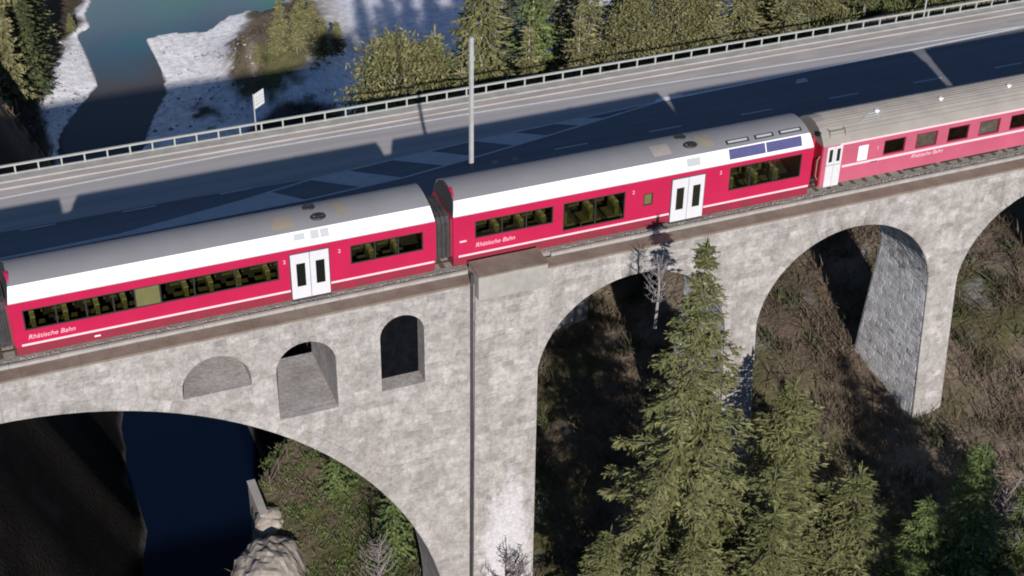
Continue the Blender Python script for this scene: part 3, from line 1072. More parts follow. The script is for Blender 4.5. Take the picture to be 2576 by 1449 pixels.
def add_window(car, a, b, c, d, sgn, panes, blinds=(), glass=None):
    """a recessed window: dark frame (part) with panes (sub-parts)."""
    y = sgn * (YS - 0.058)
    F_ = MB()
    t = 0.055
    y0, y1 = sorted((y, sgn * (YS - 0.012)))
    F_.box(a + .002, a + t, y0, y1, c + .002, d - .002)
    F_.box(b - t, b - .002, y0, y1, c + .002, d - .002)
    F_.box(a + t, b - t, y0, y1, c + .002, c + t)
    F_.box(a + t, b - t, y0, y1, d - t, d - .002)
    xs_ = [a + t] + [a + t + (b - a - 2 * t) * p for p in panes] + [b - t]
    for x in xs_[1:-1]:
        F_.box(x - .03, x + .03, y0, y1 - sgn * 0.01 if sgn > 0 else y1, c + t, d - t)
    fo = F_.build('window', M_BLACK, car)
    for i in range(len(xs_) - 1):
        x0, x1 = xs_[i] + (.032 if i else 0.002), xs_[i + 1] - (.032 if i < len(xs_) - 2 else 0.002)
        P_ = MB()
        yy = sgn * (YS - 0.035)
        tl, ti = random.uniform(-.010, .010), random.uniform(-.008, .008)
        bow = sgn * 0.006
        P_.add([(x0, yy - tl, c + t), ((x0 + x1) / 2, yy + bow, c + t), (x1, yy + tl, c + t), (x0, yy - tl + ti, d - t), ((x0 + x1) / 2, yy + bow + ti, d - t), (x1, yy + tl + ti, d - t)], [(0, 1, 4, 3), (1, 2, 5, 4)])
        P_.build('pane', M_OLIVE if i in blinds and sgn < 0 else M_PANE, fo, True)
    return fo


def add_doors(car, x0, x1, sgn, z0=0.24, z1=2.50):
    xm = (x0 + x1) / 2
    y0, y1 = sorted((sgn * (YS + .001), sgn * (YS + .012)))
    MB().box(x0 - .05, x1 + .05, y0, y1, z0 + .40, z1 + .05).build('door_seal', M_DARK, car)
    for a, b in ((x0, xm - .012), (xm + .012, x1)):
        y0, y1 = sorted((sgn * (YS + .002), sgn * (YS + .05)))
        lf = MB().box(a, b, y0, y1, z0, z1).build('door_leaf', M_DOOR, car)
        w0, w1 = (a + .24, b - .20)
        yy0, yy1 = sorted((sgn * (YS + .051), sgn * (YS + .058)))
        MB().box(w0, w1, yy0, yy1, z0 + .62, z0 + 1.78).build('door_window', M_GLASS, lf)
    y0, y1 = sorted((sgn * (YS + .002), sgn * (YS + .06)))
    st = MB().box(x0 - .03, x1 + .03, y0, y1 + (0.04 if sgn > 0 else 0), z0 - .10, z0 - .02)
    st.build('door_step', M_DARK, car)


def bogies(car, xs_):
    for x in xs_:
        b_ = MB().box(x - 1.35, x + 1.35, -.85, .85, 0.40, 0.58).build('bogie', M_BLACK, car)
        for dx in (-.95, .95):
            for s in (-1, 1):
                W = MB()
                n_ = 20
                vs_ = [(x + dx + .37 * math.cos(2 * math.pi * k / n_), s * .5 + q * .05, .375 + .37 * math.sin(2 * math.pi * k / n_)) for q in (-1, 1) for k in range(n_)]
                W.add(vs_, [(k, (k + 1) % n_, n_ + (k + 1) % n_, n_ + k) for k in range(n_)] + [tuple(range(n_))[::-1], tuple(range(n_, 2 * n_))])
                W.build('wheel', M_BLACK, b_)


def profile_patch(car, name, x0, x1, ya, yb, m_, off=0.008, th=0.0):
    ps = WPROF[:-1] + PROF + [(-y, z_) for y, z_ in WPROF[:-1]][::-1]
    yy = [p[0] for p in ps]
    sel = [ya] + [y for y in yy if ya < y < yb] + [yb]
    pr_ = [(y, float(np.interp(y, yy, [p[1] for p in ps]))) for y in sel]
    out = []
    for i, (y, z_) in enumerate(pr_):
        a, b = pr_[max(i - 1, 0)], pr_[min(i + 1, len(pr_) - 1)]
        n_ = Vector((-(b[1] - a[1]), b[0] - a[0])).normalized()
        out.append((y + n_.x * off, z_ + n_.y * off))
    B_ = MB()
    k = len(out)
    inner = [(y - (o_[0] - y) * 0 , z_) for (y, z_), o_ in zip(pr_, out)]
    poly = out + [(y, z_ - 0.01) for y, z_ in pr_][::-1]
    B_.prism(poly, x0, x1)
    return B_.build(name, m_, car)


def modern_coach(x0, label, windows, doors, rooftop):
    car = thing('rail_coach', label, 'train coach', (x0, 0, 0), 0, 'coaches of the red train')
    L = LC
    B_ = MB()
    for s in (-1, 1):
        wall_with_holes(B_, s, L, 0.62, 2.79, [w[:4] for w in windows])
    B_.add([(0, -YS, .62), (0, YS, .62), (0, YS, 2.79), (0, -YS, 2.79)], [(0, 1, 2, 3)])
    B_.add([(L, -YS, .62), (L, YS, .62), (L, YS, 2.79), (L, -YS, 2.79)], [(0, 3, 2, 1)])
    B_.add([(0, -YS, .62), (L, -YS, .62), (L, YS, .62), (0, YS, .62)], [(0, 1, 2, 3)])
    B_.add([(0, -YS, 2.788), (L, -YS, 2.788), (L, YS, 2.788), (0, YS, 2.788)], [(0, 3, 2, 1)])
    B_.build('body', M_RED, car)
    # skirt
    B_ = MB()
    B_.prism([(-YS + .004, .618), (-1.27, .17), (-1.20, .14), (1.20, .14), (1.27, .17), (YS - .004, .618)], 0.02, L - .02)
    B_.build('skirt', M_REDDK, car)
    # white cant rail on both sides
    for s in (-1, 1):
        B_ = MB()
        pr_ = [(s * -y, z_) for y, z_ in WPROF]
        B_.prism_ch(pr_ + [(s * 0.9, 3.43), (s * 0.9, 2.792)], 0.0, L)
        o_ = B_.build('white_cant_rail', M_WHITE, car)
    B_ = MB()
    B_.prism_ch([(-1.018, 3.40)] + PROF + [(1.018, 3.40)], 0.001, L - .001)
    B_.build('roof', M_ROOF, car, True).data.set_sharp_from_angle(angle=math.radians(30))
    # end portals in red around the gangway
    for xe, sg in ((0, -1), (L, 1)):
        B_ = MB()
        a, b = sorted((xe + sg * .002, xe + sg * .09))
        B_.prism([(-1.20, .70), (-1.20, 2.68), (-.66, 2.68), (-.66, .70)], a, b)
        B_.build('end_portal', M_REDDK, car)
        B_ = MB().prism([(1.20, .70), (1.20, 2.68), (.66, 2.68), (.66, .70)], a, b)
        B_.build('end_portal', M_REDDK, car)
        B_ = MB()
        cap = [(-1.30, 2.80), (-1.18, 3.12), (-1.0, 3.42), (-.4, 3.70), (.4, 3.70), (1.0, 3.42), (1.18, 3.12), (1.30, 2.80)]
        kk = len(cap)
        B_.add([(xe - sg * (z_ - 2.79) * .20 + sg * .006, y, z_) for y, z_ in cap] + [(xe - sg * (z_ - 2.79) * .20 + sg * .03, y * .97, 2.79 + (z_ - 2.79) * .95) for y, z_ in cap],
               [(i, (i + 1) % kk, kk + (i + 1) % kk, kk + i) for i in range(kk)] + [tuple(range(kk, 2 * kk))])
        B_.build('end_cap', M_DARK, car)
    # red rounded fairing on the roof end
    B_ = MB()
    ys_ = [-.98, -.80, -.58, -.36, -.18]
    hs_ = [.01, .13, .18, .13, .01]
    base = [3.40, 3.50, 3.58, 3.64, 3.68]
    B_.prism_ch([(y, b_ + h_) for y, b_, h_ in zip(ys_, base, hs_)] + [(-.18, 3.55), (-.98, 3.20)], -0.06, .42, 2.7, .3)
    B_.build('roof_fairing', M_RED, car)
    for w in windows:
        for s in (-1, 1):
            add_window(car, *w[:4], s, w[4], w[5] if len(w) > 5 else ())
    for a, b in doors:
        for s in (-1, 1):
            add_doors(car, a, b, s)
    # pale stripe, broken by the doors
    cuts = [0.25] + [v for d in doors for v in (d[0] - .06, d[1] + .06)] + [L - .06]
    for s in (-1, 1):
        B_ = MB()
        y0, y1 = sorted((s * (YS + .001), s * (YS + .007)))
        for i in range(0, len(cuts), 2):
            B_.box(cuts[i], cuts[i + 1], y0, y1, 0.635, 0.735)
        B_.build('side_stripe', M_STRIPE, car)
    interior(car, L, .62 + .05, M_SEAT, .9, L - .8, 1.15, M_HEAD)
    bogies(car, (2.6, L - 2.6))
    B_ = MB()
    for k in range(1, 9):
        xq = L * k / 9 + .13
        if any(a - .1 < xq < b + .1 for a, b in doors):
            continue
        B_.box(xq - .008, xq + .008, -YS - .0025, -YS + .001, .74, 1.2)
        B_.box(xq - .008, xq + .008, -YS - .0025, -YS + .001, 2.56, 2.77)
    sm_ = B_.build('panel_seams', M_REDDK, car)
    sm_['kind'] = 'stuff'
    # rain gutter between red and white
    for s in (-1, 1):
        B_ = MB()
        y0, y1 = sorted((s * (YS - .01), s * (YS + .018)))
        B_.box(0.01, L - .01, y0, y1, 2.775, 2.803)
        B_.build('gutter', M_VENT, car)
    rooftop(car)
    return car


def digits(car, txt, x, z_, size=.26):
    text_part('class_number', txt, size, M_LETTER, car, (x, -YS - .004, z_))


def bellows(x0, label):
    g = thing('gangway_bellows', label, 'gangway bellows', (x0, 0, 0), 0, 'dark gangway bellows between the coaches')
    n_ = 7
    for i in range(n_):
        xa, xb = .06 + i * (.72 / n_), .06 + (i + 1) * (.72 / n_) - .012
        k = .0 if i % 2 else .05
        MB().prism([(-1.14 + k, .62), (-1.14 + k, 2.45), (-.95 + k, 2.72 - k), (-.6, 2.80 - k), (.6, 2.80 - k), (.95 - k, 2.72 - k), (1.14 - k, 2.45), (1.14 - k, .62)], xa, xb).build('fold', M_DARK, g)
    MB().box(-.0, .84, -.22, .22, .36, .56).build('coupler', M_BLACK, g)
    for s in (-1, 1):
        MB().tube([(.02, s * .7, .5), (.3, s * .72, .42), (.6, s * .7, .44), (.82, s * .7, .5)], .035, 6).build('hose', M_BLACK, g)
    return g


X1, X2_, X3, X4, X0 = .42, 19.42, 38.15, 57.6, -18.58


def roof1(car):
    off = X1
    profile_patch(car, 'roof_patch', 11.05 - off + .45, 12.15 - off + .3, -.82, -.1, M_TAN)
    profile_patch(car, 'roof_patch', 14.0 - off + .3, 14.75 - off + .2, -.75, .1, M_TAN)
    profile_patch(car, 'roof_vent', 12.30 - off, 12.78 - off, -1.21, -1.09, M_VENT, .012)
    profile_patch(car, 'roof_vent', 13.02 - off, 13.40 - off, -1.235, -1.07, M_VENT, .012)
    profile_patch(car, 'roof_vent', 13.46 - off, 13.84 - off, -1.235, -1.07, M_VENT, .012)
    for (dx, y, r) in ((13.55, -.62, .30), (13.35, .15, .24)):
        B_ = MB()
        pts = [(dx - off + r * math.cos(a), y + .7 * r * math.sin(a), 3.72 - abs(y) * .1 + .05) for a in np.linspace(0.3, 2 * math.pi - .2, 14)]
        B_.tube(pts, .055, 6)
        B_.box(dx - off - .12, dx - off + .16, y - .1, y + .1, 3.60, 3.80)
        B_.build('roof_aerial', M_BLACK, car)


def car1():
    w = [(0.90 - X1, 11.52 - X1, 1.37, 2.37, [.12, .235, .34, .425, .525, .66, .83], (4,)), (14.70 - X1, 18.02 - X1, 1.42, 2.38, [.33, .66])]
    c = modern_coach(X1, 'red modern coach with the longest window strip and an olive blind in it', w, [(12.03 - X1, 13.72 - X1)], roof1)
    digits(c, '2', 11.72 - X1, 2.12)
    digits(c, '2', 14.15 - X1, 2.14)
    text_part('lettering', 'Rhätische Bahn', .31, M_LETTER, c, (0.95 - X1, -YS - .004, .93), .3)
    MB().box(3.15, 3.4, -1.30, -1.26, .36, .44).build('sole_plate', M_WHITE, c)
    return c


def roof2(car):
    off = X2_
    profile_patch(car, 'blue_black_panel', 33.1 - off, 35.0 - off, -1.27, -1.06, M_PANEL, .014)
    profile_patch(car, 'blue_black_panel', 35.06 - off, 36.95 - off, -1.27, -1.06, M_PANEL, .014)
    profile_patch(car, 'roof_vent', 30.9 - off, 31.6 - off, -1.255, -1.10, M_VENT, .012)
    profile_patch(car, 'roof_vent', 29.9 - off, 30.6 - off, -1.24, -1.10, M_WHITE, .012)
    for a, b in ((33.1, 34.3), (34.6, 35.6), (35.9, 37.1)):
        profile_patch(car, 'roof_grille', a - off, b - off, -.86, -.66, M_BLACK, .02)
        profile_patch(car, 'roof_grille_frame', a - off + .1, b - off - .1, -.81, -.71, M_VENT, .03)
    profile_patch(car, 'roof_patch', 31.75 - off, 32.5 - off, -.78, .1, M_TAN)
    profile_patch(car, 'roof_patch', 29.4 - off, 30.3 - off, -.78, -.1, M_ROOF3)
    for (dx, y, r) in ((31.35, -.55, .3), (31.2, .2, .24)):
        B_ = MB()
        pts = [(dx - off + r * math.cos(a), y + .7 * r * math.sin(a), 3.72 - abs(y) * .1 + .05) for a in np.linspace(0.3, 2 * math.pi - .2, 14)]
        B_.tube(pts, .055, 6)
        B_.box(dx - off - .12, dx - off + .16, y - .1, y + .1, 3.60, 3.80)
        B_.build('roof_aerial', M_BLACK, car)


def car2():
    w = [(20.44 - X2_, 24.21 - X2_, 1.47, 2.37, [.34, .66]), (24.70 - X2_, 27.79 - X2_, .92, 2.38, [.52]),
         (28.72 - X2_, 29.20 - X2_, 1.40, 2.04, [], (0,)), (33.14 - X2_, 37.0 - X2_, 1.29, 2.55, [.28, .62])]
    c = modern_coach(X2_, 'red modern coach with a small square window and blue black panels on its white shoulder', w, [(30.15 - X2_, 31.82 - X2_)], roof2)
    digits(c, '2', 28.12 - X2_, 2.16)
    digits(c, '2', 32.6 - X2_, 2.30)
    text_part('lettering', 'Rhätische Bahn', .31, M_LETTER, c, (20.45 - X2_, -YS - .004, 1.02), .3)
    MB().box(.30, .62, -YS - .006, -YS - .001, 1.40, 1.49).build('number_plate', M_LETTER, c)
    return c


def car0():
    w = [(0.6, 8.0, 1.37, 2.37, [.25, .5, .75]), (10.4, 17.5, 1.42, 2.38, [.33, .66])]
    c = modern_coach(X0, 'red modern coach just cut off by the left picture edge', w, [(8.4, 10.0)], lambda c_: None)
    return c


car0()
bellows(-.42, 'dark grey bellows at the left picture edge ahead of the first coach')
car1()
bellows(18.58, 'dark grey bellows joining the two modern red coaches in mid picture')
car2()

# older coach with ribbed roof
P3 = [(-1.33, 2.66), (-1.22, 2.86), (-1.0, 3.13), (-.7, 3.37), (-.35, 3.52), (0, 3.56), (.35, 3.52), (.7, 3.37), (1.0, 3.13), (1.22, 2.86), (1.33, 2.66)]


def old_coach(x0, label, first=True):
    car = thing('rail_coach', label, 'train coach', (x0, 0, 0), math.radians(0), 'coaches of the red train')
    L = 18.3
    wins = []
    x = 41.58 - 38.15
    while x < L - 3:
        wins.append((x, x + 1.22, 1.55, 2.36))
        x += 1.84
    B_ = MB()
    for s in (-1, 1):
        wall_with_holes(B_, s, L, 0.50, 2.66, wins, .09)
    for xe in (0, L):
        B_.add([(xe, -YS, .5), (xe, YS, .5), (xe, YS, 2.66), (xe, -YS, 2.66)], [(0, 1, 2, 3)])
    B_.add([(0, -YS, .5), (L, -YS, .5), (L, YS, .5), (0, YS, .5)], [(0, 1, 2, 3)])
    B_.add([(0, -YS, 2.66), (L, -YS, 2.66), (L, YS, 2.66), (0, YS, 2.66)], [(0, 3, 2, 1)])
    B_.build('body', M_PINK, car)
    B_ = MB()
    B_.prism(P3, -.02, L + .02)
    B_.build('roof', M_ROOF3, car)
    # longitudinal roof ribs
    B_ = MB()
    for k in range(15):
        y = -1.05 + k * .15
        z_ = float(np.interp(y, [p[0] for p in P3], [p[1] for p in P3]))
        B_.box(.5, L - .5, y - .02, y + .02, z_ - .03, z_ + .025)
    B_.build('roof_ribs', M_ROOF3, car)
    for s in (-1, 1):
        B_ = MB()
        y0, y1 = sorted((s * (YS + .001), s * (YS + .03)))
        B_.box(0.9, L - .9, y0, y1, 2.60, 2.70)
        B_.build('gutter', M_STRIPE, car)
        B_ = MB()
        y0, y1 = sorted((s * (YS + .001), s * (YS + .012)))
        B_.box(1.16, L - 1.16, y0, y1, 1.33, 1.45)
        B_.build('side_stripe', M_STRIPE, car)
        for a, b, c, d in wins:
            F_ = MB()
            y0, y1 = sorted((s * (YS - .085), s * (YS - .03)))
            t = .06
            F_.box(a + .003, a + t, y0, y1, c + .003, d - .003)
            F_.box(b - t, b - .003, y0, y1, c + .003, d - .003)
            F_.box(a + t, b - t, y0, y1, c + .003, c + t)
            F_.box(a + t, b - t, y0, y1, d - t, d - .003)
            fo = F_.build('window', mat('window_frame_red', (.16, .012, .02), .5), car)
            yy = s * (YS - .06)
            tl = random.uniform(-.012, .012)
            MB().add([(a + t, yy - tl, c + t), (b - t, yy + tl, c + t), (b - t, yy + tl, d - t), (a + t, yy - tl, d - t)], [(0, 1, 2, 3)]).build('pane', M_PANE_R, fo)
        # white folding doors at both ends
        for a, b in ((.22, 1.06), (L - 1.06, L - .22)):
            y0, y1 = sorted((s * (YS + .002), s * (YS + .04)))
            for q in (0, 1):
                aa, bb = a + (b - a) * q / 2 + .008, a + (b - a) * (q + 1) / 2 - .008
                lf = MB().box(aa, bb, y0, y1, .42, 2.60).build('door_leaf', M_DOOR, car)
                yy0, yy1 = sorted((s * (YS + .041), s * (YS + .047)))
                MB().box(aa + .11, bb - .11, yy0, yy1, 1.78, 2.46).build('door_window', M_GLASS, lf)
            yy0, yy1 = sorted((s * (YS + .041), s * (YS + .075)))
            MB().box(a, b, yy0, yy1, 1.60, 1.65).build('door_rail', M_VENT, car)
    interior(car, L, .80, M_SEATR, 3.2, L - 3, 1.84, M_SEATR)
    # gangway end
    for xe, sg in ((0, -1), (L, 1)):
        a, b = sorted((xe + sg * .002, xe + sg * .2))
        MB().prism([(-.62, .6), (-.62, 2.5), (-.45, 2.72), (.45, 2.72), (.62, 2.5), (.62, .6)], a, b).build('gangway_frame', mat('dark_red_paint', (.42, .014, .035), .5), car)
        a, b = sorted((xe + sg * .002, xe + sg * .05))
        MB().box(a, b, -1.28, -.66, .52, 2.62).build('end_panel', mat('dark_red_paint', (.42, .014, .035), .5), car)
        for s in (-1, 1):
            MB().tube([(xe, s * .85, .62), (xe + sg * .3, s * .85, .62)], .13, 10).build('buffer', M_BLACK, car)
        MB().tube([(xe + sg * .04, -1.16, .8), (xe + sg * .16, -1.16, 1.0), (xe + sg * .16, -1.16, 1.9), (xe + sg * .04, -1.16, 2.1)], .03, 6).build('end_handrail', M_TAN, car)
        MB().box(min(xe, xe + sg * .1), max(xe, xe + sg * .1), -.95, -.75, 3.05, 3.25).build('tail_lamp', M_BLACK, car)
    # roof fittings
    for dx, y in ((3.35, -.42), (7.0, -.42), (11.0, -.42), (14.6, -.42)):
        z_ = float(np.interp(y, [p[0] for p in P3], [p[1] for p in P3]))
        B_ = MB().tube([(dx, y, z_ - .02), (dx, y, z_ + .08)], .08, 10)
        B_.tube([(dx, y, z_ + .08), (dx, y, z_ + .13)], .14, 12, .09)
        B_.build('roof_ventilator', M_WHITE, car)
    for k in range(3):
        z_ = float(np.interp(-.72 + .14 * k, [p[0] for p in P3], [p[1] for p in P3])) + .03
        MB().box(2.3 + .25 * k, 3.3 + .1 * k, -.76 + .14 * k, -.68 + .14 * k, z_, z_ + .03).build('roof_slat', M_VENT, car)
    MB().tube([(.42, -1.12, 2.95), (.42, -1.05, 3.28), (1.26, -1.05, 3.28), (1.26, -1.12, 2.95)], .03, 6).build('roof_rail', M_TAN, car)
    MB().tube([(.42, -.75, 3.3), (.42, -1.05, 3.28), (1.26, -1.05, 3.28), (1.26, -.75, 3.3)], .03, 6).build('roof_rail', M_TAN, car)
    # white route plate, class digit, lettering
    MB().box(1.98, 2.52, -YS - .016, -YS - .003, 1.52, 2.34).build('route_plate', M_WHITE, car)
    digits(car, '1', 3.02, 1.95, .28)
    text_part('lettering', 'Rhätische Bahn', .30, M_LETTER, car, (5.1, -YS - .004, 1.06), .3)
    MB().box(2.75, 3.15, -YS - .012, -YS - .002, 1.28, 1.34).build('number_plate', M_DARK, car)
    # underframe boxes
    for a, b in ((5.0, 6.6), (7.2, 8.0), (8.6, 10.6), (11.2, 12.0)):
        MB().box(a, b, -1.12, -.5, .26, .497).build('underframe_box', M_BLACK, car)
    bogies(car, (2.9, L - 2.9))
    MB().box(-.62, -.02, -.2, .2, .4, .52).build('coupler', M_BLACK, car)
    return car


old_coach(X3, 'older faded red coach with a ribbed grey roof, square windows and a white end door')
old_coach(X4, 'older faded red coach trailing out of the picture at the right edge', False)

# ------------------------------------------------------------------ rock outcrop, fence and walls on the gorge rim
def rock_mesh(name, r, sx, sy, sz, seed, m_, sub=4):
    bm = bmesh.new()
    bmesh.ops.create_icosphere(bm, subdivisions=sub, radius=1.0)
    co = np.array([v.co[:] for v in bm.verts])
    nz = smooth_noise(co[:, 0] * 3 + seed * 5 + co[:, 2] * 2, co[:, 1] * 3 + co[:, 2] * 3, seed, 4, 1.6)
    n2_ = smooth_noise(co[:, 0] * 3 - co[:, 2] * 4, co[:, 1] * 4 + co[:, 0] * 2, seed + 9, 4, .8)
    n3_ = smooth_noise(co[:, 0] * 9 + co[:, 2] * 7, co[:, 1] * 9 - co[:, 2] * 8, seed + 3, 4, 1.3)
    co = co * (1 + 0.14 * nz + 0.05 * np.abs(n2_) + 0.035 * n3_)[:, None] * np.array([r * sx, r * sy, r * sz])
    for v, c in zip(bm.verts, co):
        v.co = c
    me_ = bpy.data.meshes.new(name)
    bm.to_mesh(me_)
    bm.free()
    me_.materials.append(m_)
    return me_


rk = link('rock_outcrop', rock_mesh('rock_outcrop', 1.0, 2.6, 4.0, 4.6, 21, M_ROCK, 5), None, (12.1, 9.0, -28.4))
tag(rk, 'large pale rounded rock on the gorge rim seen through the main arch', 'rock')
rk2 = link('rock_outcrop', rock_mesh('rock_ledge', 1.0, 1.0, 1.2, 1.0, 25, M_ROCK, 4), None, (13.0, 13.0, -25.6))
tag(rk2, 'smaller rough rock behind the large pale rock on the gorge rim', 'rock')
wl = thing('retaining_wall', 'narrow pale wall standing on the gorge rim above the dark water', 'wall', (12.6, 14.6, -26))
MB().box(-.2, .2, -1.6, 1.6, -1.5, 1.3).build('wall_stem', M_ROCK, wl)
MB().box(-.25, .25, -1.65, 1.65, 1.301, 1.40).build('coping', M_CONC, wl)
fn = thing('wire_fence', 'low fence of dark posts and rails on the slope under the main arch', 'fence', (0, 0, 0))
prev = None
for k in range(5):
    x, y = 13.6 + .75 * k, 15.4 + .75 * k
    zz = gz(x, y)
    MB().tube([(x, y, zz - .4), (x, y, zz + 1.1)], .06, 6).build('fence_post', M_WOOD, fn)
    if prev:
        for hh in (.5, .95):
            MB().tube([(prev[0], prev[1], prev[2] + hh), (x, y, zz + hh)], .03, 5).build('fence_rail', M_WOOD, fn)
    prev = (x, y, zz)

# ------------------------------------------------------------------ trees
def lozenges(base, dirs, length, width, seed_roll):
    """leaf-like quads: base (N,3), dirs (N,3) unit, length (N,), width (N,)."""
    N = len(base)
    rv = RNG.normal(size=(N, 3))
    rv[:, 2] = np.abs(rv[:, 2]) + seed_roll
    side = np.cross(dirs, rv)
    side /= np.linalg.norm(side, axis=1, keepdims=True) + 1e-9
    midp = base + dirs * (length * .45)[:, None]
    v = np.stack([base, midp + side * (width / 2)[:, None], base + dirs * length[:, None], midp - side * (width / 2)[:, None]], 1)
    return v.reshape(-1, 3)


def conifer_mesh(name, h, r, leafmat, barkmat, whorl=.5, per=7, node=.28, twig=.55, wid=.16, bare=.06, droop=.28, power=.85, gap=.15, ragged=.3, fine=0):
    segs_b, segs_d, segs_l, segs_w = [], [], [], []
    stems = MB()
    t = bare
    while t < .985:
        zc = t * h
        L0 = r * (1 - t) ** power * (1 if t > .15 else .65 + t * 2.3)
        a0 = RNG.uniform(0, 2 * np.pi)
        n_ = per if L0 > .5 else max(4, per - 2)
        for k in range(n_):
            if RNG.random() < gap:
                continue
            L = max(.25, L0 * RNG.uniform(1 - ragged, 1.12))
            a = a0 + 2 * np.pi * k / n_ + RNG.normal(0, .16)
            el = .30 * t - .12 + RNG.normal(0, .08)
            m_ = max(3, int(L / node))
            s = np.linspace(.12, 1, m_)
            out = np.array([np.cos(a), np.sin(a)])
            rad = s * L
            zz = zc + np.tan(el) * rad - droop * L * s ** 1.6 + .16 * L * np.clip(s - .7, 0, 1) * 1.5
            P_ = np.stack([out[0] * rad, out[1] * rad, zz], 1)
            if L > 1.2:
                stems.tube([(0, 0, zc), tuple(P_[m_ // 2]), tuple(P_[-1])], .035, 3, .01)
            dirv = np.gradient(P_, axis=0)
            dirv /= np.linalg.norm(dirv, axis=1, keepdims=True)
            perp = np.array([-out[1], out[0], 0])
            for sg in (-1, 1):
                if fine:
                    d_ = dirv * .75 + perp * sg * RNG.uniform(.55, .95, (m_, 1)) + np.array([0, 0, -1]) * RNG.uniform(.0, .35, (m_, 1)) + RNG.normal(0, .10, (m_, 3))
                else:
                    d_ = dirv * .62 + perp * sg * RNG.uniform(.6, 1.0, (m_, 1)) + np.array([0, 0, -1]) * RNG.uniform(.1, .7, (m_, 1)) + RNG.normal(0, .15, (m_, 3))
                d_ /= np.linalg.norm(d_, axis=1, keepdims=True)
                l_ = twig * (1.15 - .6 * s) * RNG.uniform(.6, 1.2, m_) * min(1.0, .45 + L / 2.5)
                b0 = P_ + RNG.normal(0, .04, P_.shape)
                segs_b.append(b0)
                segs_d.append(d_)
                segs_l.append(l_)
                segs_w.append(wid * RNG.uniform(.7, 1.5, m_))
                for q in range(fine):
                    fr_ = (q + .6) / (fine + .3)
                    pd = np.cross(d_, np.array([0, 0, 1.0]))
                    d2 = d_ * .8 + pd * (1 if q % 2 else -1) * RNG.uniform(.5, .9, (m_, 1)) + RNG.normal(0, .22, (m_, 3)) + np.array([0, 0, -.12])
                    d2 /= np.linalg.norm(d2, axis=1, keepdims=True)
                    segs_b.append(b0 + d_ * (l_ * fr_ * .85)[:, None])
                    segs_d.append(d2)
                    segs_l.append(l_ * RNG.uniform(.35, .6, m_) * (1.1 - .4 * fr_))
                    segs_w.append(wid * RNG.uniform(.6, 1.2, m_))
            segs_b.append(P_)
            segs_d.append(dirv)
            segs_l.append(np.full(m_, node * 1.9))
            segs_w.append(np.full(m_, wid * 1.1))
        t += whorl / h * RNG.uniform(.8, 1.2)
    b_ = np.concatenate(segs_b)
    v = lozenges(b_, np.concatenate(segs_d), np.concatenate(segs_l), np.concatenate(segs_w), .8)
    # leader
    v2 = lozenges(np.array([[0, 0, h * .97]] * 6), np.array([[RNG.normal(0, .12), RNG.normal(0, .12), 1] for _ in range(6)]), np.full(6, h * .03 + .25), np.full(6, wid), .2)
    v = np.concatenate([v, v2])
    f = np.arange(len(v)).reshape(-1, 4)
    crown = np_mesh(name + '_crown', v, f, leafmat)
    stems.tube([(0, 0, -2.0), (0, 0, h * .4), (0, 0, h * .98)], .012 * h + .05, 8, .02)
    tr = np_mesh(name + '_trunk', stems.v, stems.f, barkmat, True)
    return crown, tr


def round_mesh(name, h, r, leafmat, barkmat, n_cl=160, per=26, leaf=.3, base=.25, elong=1.0):
    """loose crown of clumps on limbs (larch, pine, scrub)."""
    stems = MB()
    stems.tube([(0, 0, -1.5), (.05, .02, h * .5), (0, 0, h * .95)], .018 * h + .04, 7, .03)
    bs, ds, ls, ws = [], [], [], []
    for _ in range(n_cl):
        t = base + (1 - base) * RNG.random() ** .85
        a = RNG.uniform(0, 2 * np.pi)
        rr = r * (math.sin(math.pi * min(1, (t - base) / (1 - base) * .82 + .16)) ** .8) * RNG.uniform(.25, 1.0) ** .6 * (1.0 + .25 * math.sin(3 * a + 5 * t))
        p = np.array([rr * math.cos(a), rr * math.sin(a), h * t])
        if rr > .5 and RNG.random() < .5:
            stems.tube([(0, 0, max(.2, p[2] - rr * .7)), tuple(p)], .03, 3, .008)
        q = p + RNG.normal(0, .10 * r + .08, (per, 3)) * np.array([1.1, 1.1, .7])
        d_ = RNG.normal(0, 1, (per, 3)) + np.array([math.cos(a), math.sin(a), .1]) * .8
        d_ /= np.linalg.norm(d_, axis=1, keepdims=True)
        bs.append(q)
        ds.append(d_)
        ls.append(leaf * RNG.uniform(.6, 1.4, per))
        ws.append(leaf * .45 * RNG.uniform(.6, 1.3, per))
    v = lozenges(np.concatenate(bs), np.concatenate(ds), np.concatenate(ls), np.concatenate(ws), .5)
    crown = np_mesh(name + '_crown', v, np.arange(len(v)).reshape(-1, 4), leafmat)
    return crown, np_mesh(name + '_trunk', stems.v, stems.f, barkmat, True)


def bare_mesh(name, h, r, m_, n_=70, th=.05):
    B_ = MB()
    B_.tube([(0, 0, -1), (.1, 0, h * .45), (0, .1, h * .9)], .02 * h + .03, 6, .03)
    for k in range(n_):
        t = RNG.uniform(.2, .95)
        a = RNG.uniform(0, 2 * np.pi)
        L = r * (1.1 - .7 * t) * RNG.uniform(.5, 1.1)
        p0 = np.array([0, 0, h * t])
        p1 = p0 + np.array([math.cos(a) * L * .6, math.sin(a) * L * .6, L * .35])
        p2 = p0 + np.array([math.cos(a) * L, math.sin(a) * L, L * .85])
        B_.tube([p0, p1, p2], th, 3, .012)
        for _ in range(4):
            q0 = p1 + (p2 - p1) * RNG.random()
            q1 = q0 + RNG.normal(0, .35, 3) * L * .5 + np.array([0, 0, .2 * L])
            B_.tube([q0, q1], th * .6, 3, .008)
    return np_mesh(name + '_crown', B_.v, B_.f, m_)


